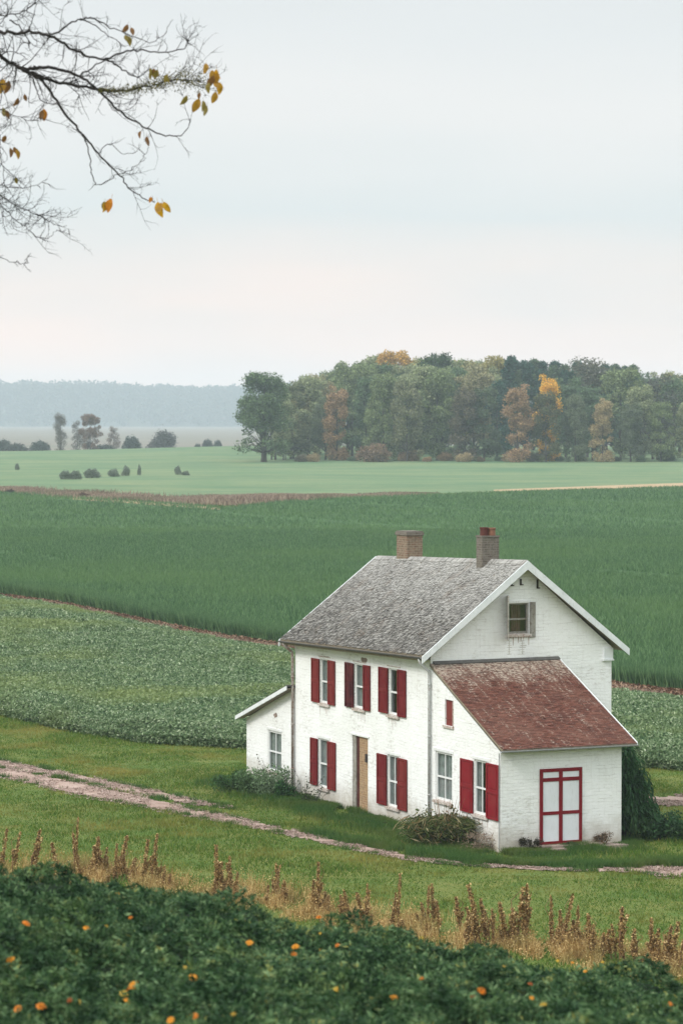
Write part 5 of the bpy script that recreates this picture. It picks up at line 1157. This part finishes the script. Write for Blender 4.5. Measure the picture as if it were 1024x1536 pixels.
def limb(pts, r0, r1, dens=1.0, root=None, tl=.55, dep=0.0, dslope=0.0):
    W_ = [T3(x, y, dep + dslope * i) for i, (x, y) in enumerate(pts)]
    if root is not None:
        dq = (W_[0] - W_[1]).normalized(); q2 = W_[0] + dq * .3; q1 = W_[0] + dq * .75; rv = Vector(root); W_ = [rv, rv.lerp(q1, .35), rv.lerp(q1, .75), q1, q2] + W_
    W_ = smooth(W_, 5); n = len(W_); mb = MB()
    W_ = [w + Vector((rt.gauss(0, .008), rt.gauss(0, .03), rt.gauss(0, .008))) for w in W_]
    rr = [r0 + (r1 - r0) * i / (n - 1) for i in range(n)]; mb.tube(W_, rr, 7)
    tot = sum((W_[i + 1] - W_[i]).length for i in range(n - 1)); cnt = int(tot / .125 * dens)
    for k in range(cnt):
        i = rt.randint(0, n - 2); f = rt.random(); p = W_[i].lerp(W_[i + 1], f); dd = (W_[i + 1] - W_[i]).normalized(); s = Vector((rt.gauss(0, 1), rt.gauss(0, .7), rt.gauss(.05, 1))); s = (s - dd * s.dot(dd)).normalized()
        if (p + TB).x < -4.9: continue
        twig(mb, p, dd * .8 + s * .7, tl * rt.uniform(.35, 1.15), max(.0050, min(.009, rr[i] * .38)), 1 if rt.random() < .55 else 0)
    return mb.build('limb', M['twig'], tg)
rz_ = lambda z: (0, 0, z - TB.z)
limb([(0, 135), (90, 140), (170, 142), (240, 165), (300, 205), (380, 240), (455, 252), (530, 222), (600, 213), (700, 222), (790, 205), (803, 165)], .030, .005, .9, rz_(17.0))
limb([(0, 240), (60, 275), (140, 315), (230, 345), (330, 368), (430, 385), (520, 385), (620, 372), (700, 350), (780, 338), (870, 352)], .034, .007, 1.5, rz_(16.2), dep=.5)
limb([(70, 281), (110, 293), (160, 289), (220, 288), (300, 310), (370, 345), (430, 395), (500, 465), (580, 520), (650, 560), (740, 580), (790, 565), (815, 500)], .026, .004, .8, dep=.5)
limb([(125, 308), (180, 345), (240, 430), (300, 510), (350, 570), (420, 655), (500, 735), (550, 800), (620, 850), (660, 860)], .020, .005, .45, dep=.5)
limb([(0, 65), (60, 60), (110, 40), (168, -5)], .014, .006, 1.0, rz_(17.6), dep=-.6)
limb([(210, 150), (260, 130), (300, 100), (345, 85), (400, 105), (460, 150), (540, 200)], .013, .004, .6)
limb([(345, 85), (385, 72), (430, 95), (500, 130), (560, 152), (640, 180), (700, 150), (737, 82)], .009, .003, .45, tl=.35)
limb([(0, 830), (60, 870), (120, 900), (180, 925), (230, 955), (290, 965)], .011, .003, .9, rz_(15.4), dep=.8)
limb([(0, 870), (50, 920), (110, 970), (160, 1010), (210, 1015), (245, 980)], .010, .003, .6, rz_(15.3), dep=.9)
limb([(0, 470), (60, 490), (120, 512), (170, 505)], .010, .003, .9, rz_(16.0), dep=-.4)
limb([(0, 1095), (50, 1115), (100, 1125), (122, 1118)], .007, .003, .5, rz_(14.8), dep=.2, tl=.3)
limb([(350, 570), (380, 650), (390, 740), (410, 785), (460, 775), (500, 745), (570, 720), (620, 665), (632, 625)], .008, .003, .4, tl=.3, dep=.4)
limb([(130, 312), (160, 390), (180, 430), (230, 442), (290, 425)], .009, .003, .7, dep=.2)
limb([(420, 655), (470, 612), (520, 650), (570, 655)], .006, .003, .5, tl=.3, dep=.4)
limb([(345, 318), (380, 295), (455, 258)], .011, .007, .5, tl=.4)
limb([(45, 85), (90, 120), (128, 185), (60, 150)], .010, .004, 1.0, tl=.45)
limb([(455, 252), (500, 280), (560, 320), (600, 330)], .013, .006, 1.2, dep=.2)
limb([(0, 600), (8, 700), (20, 800), (10, 880), (12, 950)], .008, .003, 1.2, rz_(15.6), tl=.5)
limb([(10, 790), (60, 800), (130, 800), (200, 765)], .006, .003, .8, tl=.35)
def leaf_mesh(seed):
    r = random.Random(seed); mb = MB(); n = 7; L = .145; fold = r.uniform(.25, .6); curl = r.uniform(-.9, .9); rows = []
    for i in range(n + 1):
        t = i / n; w = .040 * math.sin(PI * min(1, t * .93 + .04)) ** .8 * (1.15 - .35 * t); a = curl * t; z = -L * t * math.cos(a * .5); y_ = L * t * math.sin(a * .5) + r.uniform(-1, 1) * .003
        rows.append([(-w, y_ - w * fold + r.uniform(-1, 1) * .002, z), (0, y_, z), (w, y_ - w * fold, z)])
    for i in range(n):
        for k in (0, 1): mb.poly([rows[i][k], rows[i][k + 1], rows[i + 1][k + 1], rows[i + 1][k]])
    mb.tube([(0, 0, .05), (0, .003, .02), (0, 0, 0)], .0018, 4); return mb.mesh('leaf', M['autumn'])
lm = [leaf_mesh(i) for i in range(6)]
GO = (.55, .30, .02); OC = (.40, .22, .03); BR = (.20, .10, .035); OG = (.22, .17, .035); OR = (.50, .19, .02)
LV = [(880, 272, OC, .9), (905, 300, OC, 1), (925, 296, GO, 1), (930, 312, OC, .9), (915, 345, OC, .9), (900, 330, BR, .9), (935, 352, GO, 1), (892, 352, OG, .9), (920, 392, OC, 1), (850, 422, OC, 1.2), (884, 452, OG, .85), (912, 322, BR, .8), (797, 408, OG, .9), (868, 430, OG, .9),
      (545, 105, BR, .8), (560, 118, BR, .7), (535, 150, OG, .8), (548, 155, OG, .8), (18, 340, OC, 1.2), (38, 345, BR, 1.1), (5, 350, OG, .9), (187, 465, OR, 1.0), (183, 470, BR, .8), (45, 632, BR, .8), (70, 638, OC, .8), (60, 628, BR, .8),
      (602, 560, BR, .6), (628, 582, BR, .8), (624, 585, BR, .6), (475, 848, OR, 1.15), (452, 862, GO, .9), (446, 860, OG, .8), (674, 864, GO, 1.25), (698, 862, GO, 1.0), (690, 866, OC, 1.0), (645, 840, OR, .5), (652, 842, BR, .5),
      (25, 578, BR, .7), (78, 418, BR, .8), (105, 402, BR, .6), (14, 460, OG, .8), (22, 470, BR, .8), (68, 755, OG, .6), (640, 290, OG, .8), (655, 292, BR, .8), (672, 298, OG, .8), (660, 300, OC, .7), (648, 306, OG, .7), (715, 318, OG, .7), (709, 324, OG, .6), (855, 395, BR, .6)]
for i, (x_, y_, c, s) in enumerate(LV):
    o = link('leaf', lm[i % 6], tg, T3(x_, y_, rt.uniform(-.1, .1) + .2)); o.color = (*c, 1); o.scale = (s * 1.08,) * 3; o.rotation_euler = (rt.uniform(-.4, .4), rt.uniform(-.55, .55), rt.uniform(-.8, .8))
# small green-brown buds and moss along the main bough
n = 1500; xx = RNG.uniform(420, 880, n); yy = np.interp(xx, [430, 520, 620, 700, 780, 870], [385, 385, 372, 350, 338, 352]) + RNG.normal(size=n) * np.interp(xx, [420, 620, 880], [5, 14, 26])
P = np.array([T3(a, b, .5 + RNG.normal() * .15) for a, b in zip(xx, yy)]); V, F = leaves(P, .030 * RNG.uniform(.5, 1.4, n), .016, .2)
M['moss'] = m_leaf('buds', [(0, (.07, .065, .025)), (.6, (.13, .13, .045)), (1, (.24, .19, .06))], None)
ob = link('buds', np_mesh('buds', V, F, M['moss']), tg); ob['kind'] = 'stuff'
# ------------------------------------------------------------------ air
mb = MB(); mb.box(-1000, 1000, -45, 5500, -11, 80); hz = mb.build('haze', None) if False else link('haze', mb.mesh('haze', []))
hm = bpy.data.materials.new('haze_air'); hm.use_nodes = True; t = hm.node_tree; t.nodes.clear(); ho = t.nodes.new('ShaderNodeOutputMaterial'); hv = t.nodes.new('ShaderNodeVolumePrincipled')
hv.inputs['Color'].default_value = (.74, .86, .95, 1); hv.inputs['Density'].default_value = .00021; t.links.new(hv.outputs[0], ho.inputs['Volume']); hz.data.materials.append(hm)
tag(hz, 'thin pale mist filling the whole valley air', 'haze', kind='stuff')
# ------------------------------------------------------------------ sky and sun
SUN_EL, SUN_AZ = math.radians(42), math.radians(-128)      # from behind-left
w = bpy.data.worlds.new('World'); SC.world = w; w.use_nodes = True; t = w.node_tree; t.nodes.clear()
wo = t.nodes.new('ShaderNodeOutputWorld'); bg = t.nodes.new('ShaderNodeBackground'); sky = t.nodes.new('ShaderNodeTexSky'); sky.sky_type = 'NISHITA'; sky.sun_disc = False
sky.sun_elevation = SUN_EL; sky.sun_rotation = SUN_AZ; sky.dust_density = 3
def N(typ, **k):
    n = t.nodes.new(typ)
    for a, b in k.items(): setattr(n, a, b)
    return n
tc = N('ShaderNodeTexCoord'); sp = N('ShaderNodeSeparateXYZ'); t.links.new(tc.outputs['Generated'], sp.inputs[0])
# cloud veil: luminance rises towards the zenith as under a real overcast; soft streaks
no = N('ShaderNodeTexNoise'); mp = N('ShaderNodeMapping'); mp.inputs['Scale'].default_value = (3.2, 3.2, 16); t.links.new(tc.outputs['Generated'], mp.inputs[0]); t.links.new(mp.outputs[0], no.inputs['Vector'])
no.inputs['Scale'].default_value = 1.6; no.inputs['Detail'].default_value = 3; no.inputs['Roughness'].default_value = .45
ma = N('ShaderNodeMath', operation='MULTIPLY_ADD'); t.links.new(no.outputs['Fac'], ma.inputs[0]); ma.inputs[1].default_value = .075; t.links.new(sp.outputs[2], ma.inputs[2])
cr = N('ShaderNodeValToRGB'); t.links.new(ma.outputs[0], cr.inputs[0]); e = cr.color_ramp.elements
stops = [(0.0, (1.0, .77, .67)), (.060, (.93, .76, .69)), (.080, (.77, .72, .695)), (.100, (.65, .69, .70)), (.135, (.74, .74, .735)), (.168, (.69, .71, .715)), (.22, (.62, .65, .66))]
while len(e) < len(stops): e.new(.5)
for i, (p_, c) in enumerate(stops): e[i].position = p_; e[i].color = (*c, 1)
mr = N('ShaderNodeMapRange'); t.links.new(sp.outputs[2], mr.inputs[0]); mr.inputs[1].default_value = .16; mr.inputs[2].default_value = .75; mr.inputs[3].default_value = 1; mr.inputs[4].default_value = 2.7
mu = N('ShaderNodeVectorMath', operation='SCALE'); t.links.new(cr.outputs[0], mu.inputs[0]); t.links.new(mr.outputs[0], mu.inputs['Scale'])
ns = N('ShaderNodeVectorMath', operation='SCALE'); t.links.new(sky.outputs[0], ns.inputs[0]); ns.inputs['Scale'].default_value = .10
mx = N('ShaderNodeMix', data_type='RGBA'); mx.inputs[0].default_value = .93; t.links.new(ns.outputs[0], mx.inputs[6]); t.links.new(mu.outputs[0], mx.inputs[7])
t.links.new(mx.outputs[2], bg.inputs[0]); bg.inputs[1].default_value = 1.0; t.links.new(bg.outputs[0], wo.inputs[0])
sl_ = bpy.data.lights.new('sun', 'SUN'); sl_.energy = 1.85; sl_.angle = math.radians(16); sl_.color = (1, .96, .90); so = bpy.data.objects.new('sun', sl_); COL.objects.link(so)
sd = Vector((math.sin(SUN_AZ) * math.cos(SUN_EL), math.cos(SUN_AZ) * math.cos(SUN_EL), math.sin(SUN_EL))); so.rotation_euler = sd.to_track_quat('Z', 'Y').to_euler(); so.location = (-20, 10, 40)
# ------------------------------------------------------------------ render settings
SC.view_settings.view_transform = 'Standard'; SC.view_settings.look = 'None'; SC.view_settings.exposure = 0.31; SC.view_settings.gamma = 1
SC.render.engine = 'CYCLES'; c = SC.cycles; c.use_denoising = True; c.max_bounces = 6; c.diffuse_bounces = 3; c.glossy_bounces = 2; c.transmission_bounces = 3; c.transparent_max_bounces = 8; c.volume_bounces = 1
c.use_adaptive_sampling = True; c.adaptive_threshold = .01; c.sample_clamp_indirect = 6
try: c.denoiser = 'OPENIMAGEDENOISE'; c.denoising_input_passes = 'RGB_ALBEDO_NORMAL'
except Exception: pass
